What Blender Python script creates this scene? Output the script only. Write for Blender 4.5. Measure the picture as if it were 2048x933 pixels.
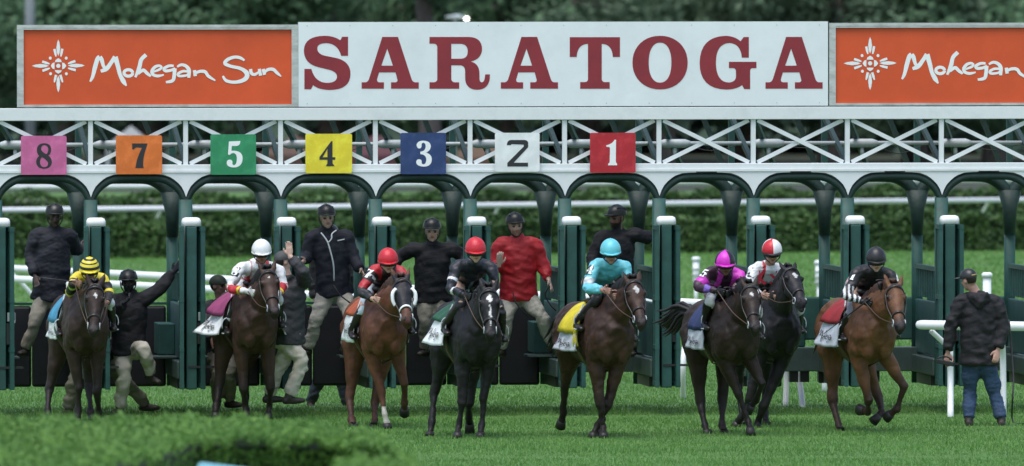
import bpy, bmesh, math, random
import numpy as np
from mathutils import Vector, Matrix
rng = np.random.default_rng(7)
random.seed(7)
S = bpy.context.scene
for o in list(bpy.data.objects):
    bpy.data.objects.remove(o)
COL = S.collection

# ------------------------------------------------------------------ camera
CAM_H = 5.0; FPX = 26250.0; HOR = -45.0; ROLL = math.radians(0.06)
PITCH = math.atan((466.5 - HOR) / FPX)
fwd = Vector((0, math.cos(PITCH), -math.sin(PITCH)))
right = Vector((1, 0, 0)); up = right.cross(fwd)
r2 = right * math.cos(ROLL) - up * math.sin(ROLL)
u2 = up * math.cos(ROLL) + right * math.sin(ROLL)
CAMP = Vector((0, 0, CAM_H))
cam = bpy.data.cameras.new('camera'); camo = bpy.data.objects.new('camera', cam); COL.objects.link(camo)
camo.matrix_world = Matrix(((r2.x, u2.x, -fwd.x, 0), (r2.y, u2.y, -fwd.y, 0), (r2.z, u2.z, -fwd.z, CAM_H), (0, 0, 0, 1)))
cam.sensor_width = 36; cam.lens = FPX / 2048 * 36; cam.clip_start = 1; cam.clip_end = 3000
cam.dof.use_dof = True; cam.dof.focus_distance = 146; cam.dof.aperture_fstop = 3.9
S.camera = camo
# ------------------------------------------------------------------ world, sun, exposure (overcast, rain)
SUN_EL, SUN_AZ = 70, 205
w = bpy.data.worlds.new('World'); S.world = w; w.use_nodes = True
nt = w.node_tree; nt.nodes.clear()
sky = nt.nodes.new('ShaderNodeTexSky'); sky.sky_type = 'NISHITA'; sky.sun_disc = False
sky.sun_elevation = math.radians(SUN_EL); sky.sun_rotation = math.radians(SUN_AZ)
sky.air_density = 1.0; sky.dust_density = 2.0; sky.ozone_density = 1.0
hsv = nt.nodes.new('ShaderNodeHueSaturation'); hsv.inputs['Saturation'].default_value = 0.85
bg = nt.nodes.new('ShaderNodeBackground'); bg.inputs[1].default_value = 0.115
wo = nt.nodes.new('ShaderNodeOutputWorld')
nt.links.new(sky.outputs[0], hsv.inputs['Color']); nt.links.new(hsv.outputs[0], bg.inputs[0]); nt.links.new(bg.outputs[0], wo.inputs[0])
sl = bpy.data.lights.new('sun', 'SUN'); sl.energy = 1.15; sl.angle = math.radians(40); sl.color = (1, 0.98, 0.95)
so = bpy.data.objects.new('sun', sl); COL.objects.link(so)
_el, _az = math.radians(SUN_EL), math.radians(SUN_AZ)
sdir = Vector((math.sin(_az) * math.cos(_el), math.cos(_az) * math.cos(_el), math.sin(_el)))
so.rotation_euler = sdir.to_track_quat('Z', 'Y').to_euler(); so.location = (0, 60, 60)
S.view_settings.view_transform = 'Standard'; S.view_settings.look = 'None'
S.view_settings.exposure = 1.08; S.view_settings.gamma = 1

# ------------------------------------------------------------------ photo pixel -> place
def ray(px, py):
    return fwd * FPX + r2 * (px - 1024) + u2 * (466.5 - py)
def W(px, py, d):
    v = ray(px, py); return CAMP + v * (d / v.y)
def G(px, py, z=0.0):
    v = ray(px, py); return CAMP + v * ((z - CAM_H) / v.z)
def X3(a): return Vector(a)

# ------------------------------------------------------------------ objects
def link(o): COL.objects.link(o); return o
def meta(o, label=None, cat=None, group=None, kind=None):
    if label: o['label'] = label
    if cat: o['category'] = cat
    if group: o['group'] = group
    if kind: o['kind'] = kind
    return o
def empty(name, loc, label=None, cat=None, group=None):
    o = bpy.data.objects.new(name, None); o.empty_display_size = 0.1; link(o); o.location = loc
    return meta(o, label, cat, group)
def root_loc(p):
    v = Vector((0, 0, 0))
    while p is not None: v += p.location; p = p.parent
    return v

class MB:
    """collects shapes in world coordinates; build() links them as one mesh object"""
    def __init__(s): s.v = []; s.f = []; s.mi = []; s.cur = 0
    def add(s, V, F):
        n = len(s.v); s.v.extend([tuple(p) for p in V]); s.f.extend([tuple(i + n for i in f) for f in F]); s.mi.extend([s.cur] * len(F)); return s
    def box(s, c, size, ax=None):
        c = Vector(c); hx, hy, hz = [q / 2 for q in size]
        X, Y, Z = ax if ax else (Vector((1, 0, 0)), Vector((0, 1, 0)), Vector((0, 0, 1)))
        V = [c + X * (i * hx) + Y * (j * hy) + Z * (k * hz) for i in (-1, 1) for j in (-1, 1) for k in (-1, 1)]
        return s.add(V, [(0, 1, 3, 2), (4, 6, 7, 5), (0, 4, 5, 1), (2, 3, 7, 6), (0, 2, 6, 4), (1, 5, 7, 3)])
    def bar(s, a, b, w, h, upv=(0, 0, 1)):
        a, b = Vector(a), Vector(b); t = (b - a); L = t.length; t.normalize()
        sd = t.cross(Vector(upv))
        if sd.length < 1e-4: sd = t.cross(Vector((0, 1, 0)))
        sd.normalize(); uu = sd.cross(t)
        return s.box((a + b) / 2, (L, w, h), (t, sd, uu))
    def loft(s, C, LAT, HW, HH, n=14, cap=True, sq=1.0):
        """rings at C (centres) with lateral half width HW along LAT and half height HH along tangent x lat"""
        C = [Vector(c) for c in C]; m = len(C); V = []; F = []
        for i in range(m):
            t = (C[min(i + 1, m - 1)] - C[max(i - 1, 0)])
            if t.length < 1e-9: t = Vector((0, 0, 1))
            t.normalize()
            l = Vector(LAT[i] if isinstance(LAT, list) else LAT); l = l - t * l.dot(t)
            if l.length < 1e-4: l = t.orthogonal()
            l.normalize(); nn = t.cross(l)
            for k in range(n):
                a = 2 * math.pi * k / n; ca, sa = math.cos(a), math.sin(a)
                if sq != 1.0:
                    ca = math.copysign(abs(ca) ** sq, ca); sa = math.copysign(abs(sa) ** sq, sa)
                V.append(C[i] + l * (HW[i] * ca) + nn * (HH[i] * sa))
        for i in range(m - 1):
            for k in range(n):
                k2 = (k + 1) % n
                F.append((i * n + k, i * n + k2, (i + 1) * n + k2, (i + 1) * n + k))
        if cap:
            F.append(tuple(range(n - 1, -1, -1))); F.append(tuple((m - 1) * n + k for k in range(n)))
        return s.add(V, F)
    def tube(s, P, R, n=10, lat=None, cap=True, res=1):
        if not hasattr(R, '__len__'): R = [R] * len(P)
        if res > 1: P, R = spline(P, R, res)
        P = [Vector(p) for p in P]; m = len(P); fr = []; l = None
        for i in range(m):          # parallel transport, so that the rings never twist
            t = P[min(i + 1, m - 1)] - P[max(i - 1, 0)]
            t = t.normalized() if t.length > 1e-9 else Vector((0, 0, 1))
            l = (l - t * l.dot(t)) if l is not None else t.orthogonal()
            if l.length < 1e-5: l = t.orthogonal()
            l = l.normalized(); fr.append(l.copy())
        return s.loft(P, fr, R, R, n, cap)
    def ell(s, c, r, ax=None, n=14, m=9):
        c = Vector(c); X, Y, Z = ax if ax else (Vector((1, 0, 0)), Vector((0, 1, 0)), Vector((0, 0, 1)))
        V = []; F = []
        for i in range(m + 1):
            th = math.pi * (0.02 + 0.96 * i / m)
            for k in range(n):
                a = 2 * math.pi * k / n
                V.append(c + X * (r[0] * math.sin(th) * math.cos(a)) + Y * (r[1] * math.sin(th) * math.sin(a)) + Z * (-r[2] * math.cos(th)))
        for i in range(m):
            for k in range(n):
                k2 = (k + 1) % n
                F.append((i * n + k, i * n + k2, (i + 1) * n + k2, (i + 1) * n + k))
        F.append(tuple(range(n - 1, -1, -1))); F.append(tuple(m * n + k for k in range(n)))
        return s.add(V, F)
    def build(s, name, mat, parent=None, loc=None, smooth=True, bevel=0.0):
        me = bpy.data.meshes.new(name)
        if parent is not None: off = root_loc(parent)
        elif loc is not None: off = Vector(loc)
        else: off = Vector((0, 0, 0))
        V = np.array(s.v, dtype=float) - np.array(off)
        me.from_pydata(V.tolist(), [], s.f)
        return finish(me, name, mat, parent, loc, smooth, s.mi, bevel)

def finish(me, name, mat, parent=None, loc=None, smooth=True, mi=None, bevel=0.0):
    for m_ in (mat if isinstance(mat, (list, tuple)) else [mat]): me.materials.append(m_)
    if mi is not None and any(mi): me.polygons.foreach_set('material_index', mi)
    if smooth:
        me.polygons.foreach_set('use_smooth', [True] * len(me.polygons))
    me.update()
    if bevel:
        bm = bmesh.new(); bm.from_mesh(me)
        bmesh.ops.recalc_face_normals(bm, faces=bm.faces)
        ed = [e for e in bm.edges if e.is_manifold and e.calc_face_angle(0) > 0.6]
        bmesh.ops.bevel(bm, geom=ed, offset=bevel, segments=2, affect='EDGES', profile=0.5)
        bm.to_mesh(me); bm.free()
    o = bpy.data.objects.new(name, me); link(o)
    if parent is not None: o.parent = parent
    elif loc is not None: o.location = loc
    return o

def spline(P, R, res):
    """Catmull-Rom resample"""
    P = [np.array(p, float) for p in P]; R = list(map(float, R)); oP = []; oR = []
    n = len(P)
    for i in range(n - 1):
        p0, p1, p2, p3 = P[max(i - 1, 0)], P[i], P[i + 1], P[min(i + 2, n - 1)]
        for k in range(res):
            t = k / res
            oP.append(0.5 * ((2 * p1) + (-p0 + p2) * t + (2 * p0 - 5 * p1 + 4 * p2 - p3) * t * t + (-p0 + 3 * p1 - 3 * p2 + p3) * t ** 3))
            t2 = t * t * (3 - 2 * t)
            oR.append(R[i] * (1 - t2) + R[i + 1] * t2)
    oP.append(P[-1]); oR.append(R[-1])
    return [Vector(p) for p in oP], oR
def spl(P, res): return spline(P, [0] * len(P), res)[0]

# ------------------------------------------------------------------ voxel union of overlapping shapes -> one skin
def remesh(mb, voxel, smooth_it=4, lam=0.5, plain=0):
    V = np.array(mb.v, float); off = V.mean(0)
    me = bpy.data.meshes.new('tmp'); me.from_pydata((V - off).tolist(), [], mb.f); me.update()
    bm = bmesh.new(); bm.from_mesh(me); bmesh.ops.recalc_face_normals(bm, faces=bm.faces); bm.to_mesh(me); bm.free()
    o = bpy.data.objects.new('tmp', me); link(o)
    md = o.modifiers.new('r', 'REMESH'); md.mode = 'VOXEL'; md.voxel_size = voxel; md.adaptivity = 0
    dg = bpy.context.evaluated_depsgraph_get(); ev = o.evaluated_get(dg)
    m2 = bpy.data.meshes.new_from_object(ev)
    bpy.data.objects.remove(o); bpy.data.meshes.remove(me)
    n = len(m2.vertices); co = np.empty(n * 3); m2.vertices.foreach_get('co', co); co = co.reshape(-1, 3)
    ne = len(m2.edges); E = np.empty(ne * 2, dtype=np.int64); m2.edges.foreach_get('vertices', E); E = E.reshape(-1, 2)
    deg = np.bincount(E.ravel(), minlength=n).astype(float); deg[deg == 0] = 1
    for it in range(smooth_it + plain):
        for l in ((lam, -lam * 1.03) if it >= plain else (lam,)):
            acc = np.zeros_like(co)
            for a in range(3):
                acc[:, a] = np.bincount(E[:, 0], co[E[:, 1], a], n) + np.bincount(E[:, 1], co[E[:, 0], a], n)
            co = co + l * (acc / deg[:, None] - co)
    return m2, co + off
def normals(me, co):
    me.vertices.foreach_set('co', co.ravel()); me.update()
    N = np.empty(len(co) * 3); me.vertices.foreach_get('normal', N); return N.reshape(-1, 3)
def vnoise(co, wl, seed, k=6):
    r = np.random.default_rng(seed); out = np.zeros(len(co))
    for i in range(k):
        d = r.normal(size=3); d /= np.linalg.norm(d); ph = r.uniform(0, 6.28); f = 2 * math.pi / (wl * r.uniform(0.6, 1.6))
        q = co @ d * f + ph
        d2 = r.normal(size=3); q = q + 1.5 * np.sin(co @ d2 * f * 0.6 / np.linalg.norm(d2))
        out += np.sin(q)
    return out / math.sqrt(k)
def skin_object(me, co, name, mat, parent, colors=None):
    off = np.array(root_loc(parent)); me.vertices.foreach_set('co', (co - off).ravel())
    if colors is not None:
        at = me.color_attributes.new('Col', 'FLOAT_COLOR', 'POINT')
        c4 = np.ones((len(co), 4)); c4[:, :3] = colors; at.data.foreach_set('color', c4.ravel())
    me.name = name; me.update()
    return finish(me, name, mat, parent)
def bones(co, B):
    """nearest bone index, parameter t, distance for each vertex"""
    D = np.full(len(co), 1e9); I = np.zeros(len(co), int); T = np.zeros(len(co))
    for i, (a, b) in enumerate(B):
        a = np.array(a); b = np.array(b); ab = b - a; L2 = max(ab @ ab, 1e-9)
        t = np.clip((co - a) @ ab / L2, 0, 1); d = np.linalg.norm(co - (a + t[:, None] * ab), axis=1)
        m = d < D; D[m] = d[m]; I[m] = i; T[m] = t[m]
    return I, T, D

# ------------------------------------------------------------------ materials
MATS = {}
def mat(name, color=(0.5, 0.5, 0.5), rough=0.6, noise=0.12, nscale=8.0, bump=0.0, bscale=60.0, attr=False, spec=0.5, dirt=None, metal=0.0, emit=None, aniso=(1, 1, 1), sheen=0.0):
    if name in MATS: return MATS[name]
    m = bpy.data.materials.new(name); m.use_nodes = True; t = m.node_tree; b = t.nodes['Principled BSDF']
    b.inputs['Roughness'].default_value = rough; b.inputs['Specular IOR Level'].default_value = spec; b.inputs['Metallic'].default_value = metal
    if sheen: b.inputs['Sheen Weight'].default_value = sheen
    tc = t.nodes.new('ShaderNodeTexCoord'); mp = t.nodes.new('ShaderNodeMapping'); mp.inputs['Scale'].default_value = aniso
    t.links.new(tc.outputs['Object'], mp.inputs[0])
    nz = t.nodes.new('ShaderNodeTexNoise'); nz.inputs['Scale'].default_value = nscale; nz.inputs['Detail'].default_value = 6; nz.inputs['Roughness'].default_value = 0.65
    t.links.new(mp.outputs[0], nz.inputs['Vector'])
    mr = t.nodes.new('ShaderNodeMapRange'); mr.inputs[1].default_value = 0.25; mr.inputs[2].default_value = 0.75
    mr.inputs[3].default_value = 1 - noise * 1.6; mr.inputs[4].default_value = 1 + noise * 1.6
    t.links.new(nz.outputs[0], mr.inputs[0])
    mx = t.nodes.new('ShaderNodeMix'); mx.data_type = 'RGBA'; mx.blend_type = 'MULTIPLY'; mx.inputs[0].default_value = 1
    if attr:
        a = t.nodes.new('ShaderNodeAttribute'); a.attribute_name = 'Col'; t.links.new(a.outputs['Color'], mx.inputs[6])
    else: mx.inputs[6].default_value = (*color, 1)
    t.links.new(mr.outputs[0], mx.inputs[7]); out = mx.outputs[2]
    if dirt:
        dc, amt, ds = dirt
        n2 = t.nodes.new('ShaderNodeTexNoise'); n2.inputs['Scale'].default_value = ds; n2.inputs['Detail'].default_value = 8; n2.inputs['Roughness'].default_value = 0.7
        t.links.new(mp.outputs[0], n2.inputs['Vector'])
        m2 = t.nodes.new('ShaderNodeMapRange'); m2.inputs[1].default_value = 0.48; m2.inputs[2].default_value = 0.72; m2.inputs[3].default_value = 0; m2.inputs[4].default_value = amt
        t.links.new(n2.outputs[0], m2.inputs[0])
        x2 = t.nodes.new('ShaderNodeMix'); x2.data_type = 'RGBA'; x2.inputs[7].default_value = (*dc, 1)
        t.links.new(m2.outputs[0], x2.inputs[0]); t.links.new(out, x2.inputs[6]); out = x2.outputs[2]
    t.links.new(out, b.inputs['Base Color'])
    if bump:
        nb = t.nodes.new('ShaderNodeTexNoise'); nb.inputs['Scale'].default_value = bscale; nb.inputs['Detail'].default_value = 4
        t.links.new(mp.outputs[0], nb.inputs['Vector'])
        bp = t.nodes.new('ShaderNodeBump'); bp.inputs['Strength'].default_value = bump; bp.inputs['Distance'].default_value = 0.02
        t.links.new(nb.outputs[0], bp.inputs['Height']); t.links.new(bp.outputs[0], b.inputs['Normal'])
    if emit:
        b.inputs['Emission Color'].default_value = (*emit[0], 1); b.inputs['Emission Strength'].default_value = emit[1]
    MATS[name] = m; return m

WHITE = mat('white_paint', (0.70, 0.74, 0.74), 0.45, 0.05, 3, dirt=((0.38, 0.40, 0.38), 0.35, 2.2))
TRUSSW = mat('white_truss_paint', (0.70, 0.74, 0.74), 0.45, 0.05, 3, dirt=((0.33, 0.36, 0.34), 0.35, 3.0))
PVC = mat('white_rail_plastic', (0.76, 0.79, 0.80), 0.35, 0.04, 4)
GREEN = mat('gate_green_paint', (0.014, 0.072, 0.060), 0.6, 0.25, 5, dirt=((0.03, 0.065, 0.06), 0.35, 3.0))
GREEN2 = mat('gate_panel_green', (0.020, 0.085, 0.072), 0.65, 0.22, 4, dirt=((0.05, 0.085, 0.08), 0.4, 2.4))
GREEN3 = mat('sill_grey_green', (0.055, 0.09, 0.08), 0.5, 0.2, 4, dirt=((0.11, 0.14, 0.125), 0.4, 3))
PAD = mat('dark_green_padding', (0.011, 0.034, 0.028), 0.6, 0.2, 9, bump=0.3, bscale=14)
BLACKPAD = mat('black_tail_padding', (0.008, 0.009, 0.013), 0.55, 0.25, 4, bump=0.25, bscale=5)
BLACK = mat('black_metal', (0.012, 0.013, 0.014), 0.5, 0.2, 8)
GREYBOX = mat('grey_metal', (0.22, 0.25, 0.25), 0.5, 0.15, 8)
STEEL = mat('galvanised_pipe', (0.42, 0.47, 0.48), 0.4, 0.12, 6)
LEATHER = mat('black_leather', (0.012, 0.010, 0.009), 0.4, 0.2, 20)
BROWNLEATHER = mat('brown_leather', (0.06, 0.03, 0.018), 0.42, 0.2, 20)
# ------------------------------------------------------------------ starting gate frame of reference
GT = math.radians(5.5); GD = 150.0
EX = Vector((math.cos(GT), math.sin(GT), 0)); EY = Vector((-math.sin(GT), math.cos(GT), 0)); EZ = Vector((0, 0, 1))
GO = Vector((0, GD, 0)); AX = (EX, EY, EZ)
def GL(u, v, z): return GO + EX * u + EY * v + EZ * z
def GP(px, py, v):
    """photo pixel on the gate plane at depth v -> (u, z)"""
    d = ray(px, py); k = (v - (CAMP - GO).dot(EY)) / d.dot(EY); p = CAMP + d * k - GO
    return p.dot(EX), p.z
SP = 1.0855; U4 = GP(940, 400, 0)[0]
def UK(k): return U4 + (k - 4) * SP
KS = list(range(-1, 11)); DEPTH = 2.2
gate = empty('starting_gate', GL(0, 0, 0), 'long green and white horse starting gate with arched stalls across the turf', 'starting gate')
Z_BT, Z_BB = 3.514, 3.371      # top beam
Z_LT, Z_LB = 2.869, 2.790      # lower beam
Z_AR = 2.675                   # underside of the arch pads
UL, UR = UK(-1) - 0.9, UK(10) + 0.9
def gbox(name, m, u0, u1, v0, v1, z0, z1, parent=gate, bevel=0.0):
    mb = MB(); mb.box(GL((u0 + u1) / 2, (v0 + v1) / 2, (z0 + z1) / 2), (u1 - u0, v1 - v0, z1 - z0), AX)
    return mb.build(name, m, parent, smooth=False, bevel=bevel)
tb = gbox('top_beam', TRUSSW, UL, UR, -0.06, 0.06, Z_BB, Z_BT, bevel=0.006)
lb = gbox('lower_beam', TRUSSW, UL, UR, -0.065, 0.065, Z_LB, Z_LT, bevel=0.006)
gbox('lower_lip', TRUSSW, UL, UR, -0.085, -0.067, Z_LB - 0.012, Z_LB + 0.012, parent=gate)
for k in KS:
    u = UK(k)
    gbox('truss_upright', TRUSSW, u - 0.026, u + 0.026, -0.03, 0.03, Z_LT + 0.001, Z_BB - 0.001)
    if k < 10:
        u2_ = UK(k + 1)
        for (a, b, vv) in (((u + .05, Z_BB - .01), (u2_ - .05, Z_LT + .01), -0.012), ((u + .05, Z_LT + .01), (u2_ - .05, Z_BB - .01), 0.014)):
            mb = MB(); mb.bar(GL(a[0], vv, a[1]), GL(b[0], vv, b[1]), 0.022, 0.046); mb.build('truss_brace', TRUSSW, gate, smooth=False)
# fascia between the arches and padded arch tubes (front and rear)
def arch_path(u, u1, centre=False):
    """opening outline of one arch, post to post"""
    w_ = u1 - u
    f = [(0.0, 2.515), (.022, 2.567), (.05, 2.622), (.09, 2.668), (.13, 2.704), (.168, 2.730), (.24, 2.758), (.34, 2.764), (.5, 2.765)]
    if centre: f = [(-.01, 2.43), (.028, 2.515), (.062, 2.573), (.105, 2.622), (.15, 2.658), (.20, 2.688), (.27, 2.710), (.36, 2.717), (.5, 2.718)]
    f = f + [(1 - a, z) for a, z in f[-2::-1]]
    return [(u + w_ * a, z) for a, z in f]
def arch_tube(u, u1, v, r, dz=0.0, name='arch_pad'):
    P = spl([GL(a, v, z + dz) for a, z in arch_path(u, u1, True)], 3)
    mb = MB(); mb.loft(P, EY, [r * 1.25] * len(P), [r] * len(P), 10); return mb.build(name, PAD, gate)
for k in range(-2, 11):
    u, u1 = UK(k), UK(k + 1)
    if k >= -1 and k < 10: pass
    arch_tube(u, u1, 0.0, 0.047)
    arch_tube(u, u1, DEPTH, 0.075, dz=-0.03, name='rear_arch_pad')
for k in KS:
    u = UK(k)
    # triangular white spandrel under the lower beam, following the two arches
    L = arch_path(UK(k - 1), u)[8:]; R_ = arch_path(u, UK(k + 1))[:9]
    pts = L[:-1] + [(u, 2.50)] + R_[1:]
    pts = [(a, min(z, Z_LB - 0.001)) for a, z in pts]
    top = [(pts[-1][0], Z_LB - 0.0005), (pts[0][0], Z_LB - 0.0005)]
    poly = pts + top
    mb = MB(); n = len(poly)
    V = [GL(a, -0.072, z) for a, z in poly] + [GL(a, -0.05, z) for a, z in poly]
    F = [tuple(range(n)), tuple(range(2 * n - 1, n - 1, -1))] + [(i, i + n, (i + 1) % n + n, (i + 1) % n) for i in range(n)]
    mb.add(V, F); mb.build('spandrel_plate', TRUSSW, gate, smooth=False)
    # posts
    mb = MB(); mb.loft([GL(u, 0, 0.32), GL(u, 0, 2.47)], EX, [.078] * 2, [.06] * 2, 12, sq=.5); mb.build('front_post', GREEN, gate)
    mb = MB(); mb.loft([GL(u, DEPTH, 0.28), GL(u, DEPTH, 2.45)], EX, [.066] * 2, [.06] * 2, 12, sq=.6); mb.build('rear_post', GREEN, gate)
    mb = MB(); mb.loft([GL(u, DEPTH - .02, 2.0), GL(u, DEPTH - .02, 2.3), GL(u, DEPTH - .02, 2.52)], EX, [.066, .085, .14], [.085] * 3, 12); mb.build('rear_post_pad', PAD, gate)
    # partition between two stalls
    gbox('partition_panel', GREEN2, u - .03, u + .03, .08, DEPTH - .07, .64, 1.26, bevel=.01)
    mb = MB()
    for i in range(13):
        vv = .15 + i * (DEPTH - .3) / 12
        mb.box(GL(u, vv, 1.46), (.02, .035, .34), AX)
    mb.box(GL(u, DEPTH / 2, 1.64), (.06, DEPTH - .16, .05), AX); mb.build('partition_grille', GREEN, gate, smooth=False)
    gbox('partition_sill', GREEN3, u - .09, u + .09, .10, DEPTH - .1, .42, .62, bevel=.012)
    gbox('sill_gear', BLACK, u - .07, u + .05, .4, DEPTH - .5, .30, .415)
    if k < 6:
        for sgn in (-1, 1):
            gbox('foot_ledge', GREEN3, u + (0.03 if sgn > 0 else -.33), u + (.33 if sgn > 0 else -.03), .95, 1.45, .628, .655, bevel=.006)
        gbox('bumper_box', GREEN2, u - .22, u - .031, 1.35, DEPTH - .08, .66, 1.02, bevel=.012)
    # two front doors swung open against the post, with vertical bars
    for sgn, ang, ln in ((-1, 3.5, .62), (1, 9.5, .60)):
        a = math.radians(ang)
        h = GL(u + sgn * .055, -.062, 0)
        dr = (-EY * math.cos(a) + EX * (sgn * math.sin(a))).normalized(); sd = dr.cross(EZ)
        mb = MB()
        ax = (dr, sd, EZ)
        for zz in (2.145, 1.34, .78, .36): mb.box(h + dr * ln / 2 + EZ * zz, (ln, .05, .05), ax)
        for q in (.03, ln - .03): mb.box(h + dr * q + EZ * 1.245, (.05, .046, 1.84), ax)
        d = mb.build('front_door', GREEN, gate, smooth=False)
        mb = MB()
        for i in range(11): mb.box(h + dr * (.06 + i * (ln - .12) / 10) + EZ * 1.245, (.022, .02, 1.78), ax)
        mb.build('door_bars', GREEN2, d, smooth=False)
        mb = MB(); mb.box(h + dr * ln / 2 + EZ * .9 - sd * .0, (ln - .1, .014, 1.0), ax); mb.box(h + dr * ln / 2 + EZ * 1.74, (ln - .1, .012, .74), ax); mb.build('door_skin', GREEN, d, smooth=False)
    # padded nose in front of the post, white rounded cap on it
    gbox('nose_column', GREEN, u - .035, u + .085, -.60, -.42, .32, 2.175, bevel=.012)
    mb = MB(); c = GL(u + .028, -.50, 2.18)
    mb.loft([c, c + EZ * .055, c + EZ * .083, c + EZ * .095], EX, [.112, .110, .098, .07], [.10, .098, .088, .06], 20, sq=.55)
    mb.build('post_cap', mat('cap_white', (.82, .84, .84), .35, .04, 5, dirt=((.5, .5, .48), .25, 6)), gate)
    gbox('latch_box', GREYBOX, u + .10, u + .195, -.60, -.50, 1.10, 1.20, bevel=.005)
    gbox('latch_tag', WHITE, u + .155, u + .188, -.606, -.6005, 1.085, 1.115)
    gbox('latch_gear', BLACK, u + .09, u + .18, -.58, -.45, .84, 1.08)
    gbox('door_stop', BLACK, u - .02, u + .28, -.61, -.59, .565, .59)
# rear doors, one per stall
for k in range(-1, 10):
    u, u1 = UK(k), UK(k + 1)
    if k <= 4:
        for s0, s1 in ((.07, SP / 2 - .004), (SP / 2 + .004, SP - .07)):
            gbox('tail_door', BLACKPAD, u + s0, u + s1, DEPTH + .0, DEPTH + .07, .27, 1.205, bevel=.03)
        gbox('tail_door_rail', GREEN, u + .066, u1 - .066, DEPTH + .01, DEPTH + .05, 1.215, 1.245)
    elif k == 5:
        gbox('tail_door', GREEN2, u + .08, u1 - .08, DEPTH, DEPTH + .06, .7, 1.25, bevel=.02)
        gbox('rear_sill', GREEN3, u + .07, u1 - .07, DEPTH - .1, DEPTH + .1, .42, .66, bevel=.01)
    elif k >= 7:
        ua = u + (.55 if k == 7 else .08)
        gbox('tail_door', GREEN2, ua + .04, u1 - .02, DEPTH - .02, DEPTH + .06, .78, 1.28, bevel=.02)
        gbox('tail_door_pad', GREEN, ua + .02, ua + .3, DEPTH - .12, DEPTH - .03, .70, 1.05, bevel=.02)
        gbox('rear_sill', GREEN3, ua, u1 + .07, DEPTH - .2, DEPTH + .1, .42, .70, bevel=.01)
        for q in (.2, .36, .62): gbox('sill_bracket', BLACK, ua + q * .8 - .05, ua + q * .8 + .05, DEPTH - .16, DEPTH - .04, .295, .418)
        if k == 7:
            mb = MB(); mb.loft([GL(ua - .03, DEPTH - .1, .24), GL(ua - .06, DEPTH - .1, .4), GL(ua, DEPTH - .1, .62), GL(ua, DEPTH - .1, 1.3)], EX, [.05, .09, .065, .06], [.06] * 4, 12, sq=.6)
            mb.build('tail_post_pad', PAD, gate)
# steelwork behind the front truss
gbox('rear_beam', GREEN, UL, UR, DEPTH - .05, DEPTH + .05, 2.76, 2.83)
gbox('rear_top_beam', GREEN2, UL, UR, DEPTH - .05, DEPTH + .05, 3.40, 3.47)
mb = MB(); mb.tube([GL(UL, .9, 3.085), GL(UR, .9, 3.085)], .024, 10, lat=EY); mb.build('air_pipe', STEEL, gate)
for k in KS:
    u = UK(k)
    mb = MB(); mb.tube([GL(u + .10, .9, 3.085), GL(u + .16, .9, 3.085), GL(u + .40, .9, 3.085), GL(u + .46, .9, 3.085)], [.03, .052, .052, .03], 12, lat=EY)
    mb.tube([GL(u + .28, .9, 3.03), GL(u + .28, .9, 2.93)], .022, 8); mb.build('air_cylinder', STEEL, gate)
    for (a, b, m_) in ((GL(u, .05, 2.86), GL(u - .02, DEPTH, 3.42), PAD), (GL(u + .02, .08, 3.40), GL(u + .5, DEPTH, 2.80), GREEN), (GL(u - .1, DEPTH, 2.8), GL(u - .35, DEPTH, 3.42), PAD)):
        mb = MB(); mb.bar(a, b, .05, .06); mb.build('tie_bar', m_, gate, smooth=False)
    mb = MB(); mb.box(GL(u, DEPTH, 3.115), (.07, .07, .56), AX); mb.build('rear_upright', GREEN2, gate, smooth=False)
    mb = MB(); P = [GL(u + .46, .86, 3.05), GL(u + .7, .84, 3.0 + .04 * math.sin(k * 2.1)), GL(u + 1.0, .86, 3.06)]; mb.tube(P, .006, 6, res=4); mb.build('cable', BLACK, gate)
# small arch handle strips under the arches of the empty stalls
for k in (6, 7, 8, 9):
    u = UK(k); gbox('arch_clip', BLACK, u + .42, u + .66, -.075, -.055, 2.765, 2.785)

# ------------------------------------------------------------------ lettering helpers
def path(items, o, sc, v):
    """L/Q path in crop coordinates -> list of (u,z) on the gate plane"""
    pts = []; cur = None
    for it in items:
        if len(it) == 2: cur = it; pts.append(it)
        else:
            cx, cy, x, y = it; x0, y0 = cur
            for i in range(1, 9):
                t = i / 8; pts.append(((1 - t) ** 2 * x0 + 2 * t * (1 - t) * cx + t * t * x, (1 - t) ** 2 * y0 + 2 * t * (1 - t) * cy + t * t * y))
            cur = (x, y)
    return [GP(o[0] + x / sc, o[1] + y / sc, v) for x, y in pts]
def ellp(cx, cy, rx, ry, p=1.0, n=40):
    out = []
    for i in range(n):
        a = 2 * math.pi * i / n; c, s = math.cos(a), math.sin(a)
        out.append((cx + rx * math.copysign(abs(c) ** p, c), cy + ry * math.copysign(abs(s) ** p, s)))
    return out
def flat(name, loops, place, thick, m, parent):
    """filled outline with holes; place(x, z, h) maps the drawing onto its surface"""
    cu = bpy.data.curves.new(name, 'CURVE'); cu.dimensions = '2D'; cu.fill_mode = 'BOTH'; cu.extrude = thick / 2
    for lp in loops:
        sp = cu.splines.new('POLY'); sp.points.add(len(lp) - 1)
        for i, (x, z) in enumerate(lp): sp.points[i].co = (x, z, 0, 1)
        sp.use_cyclic_u = True
    ob = bpy.data.objects.new('tmp', cu); link(ob)
    dg = bpy.context.evaluated_depsgraph_get(); me = bpy.data.meshes.new_from_object(ob.evaluated_get(dg))
    bpy.data.objects.remove(ob); bpy.data.curves.remove(cu)
    me.materials.clear()
    off = root_loc(parent)
    for vv in me.vertices: vv.co = place(vv.co.x, vv.co.y, vv.co.z) - off
    return finish(me, name, m, parent, smooth=False)
def on_gate(v): return lambda x, z, h: GL(x, v - h, z)
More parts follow.
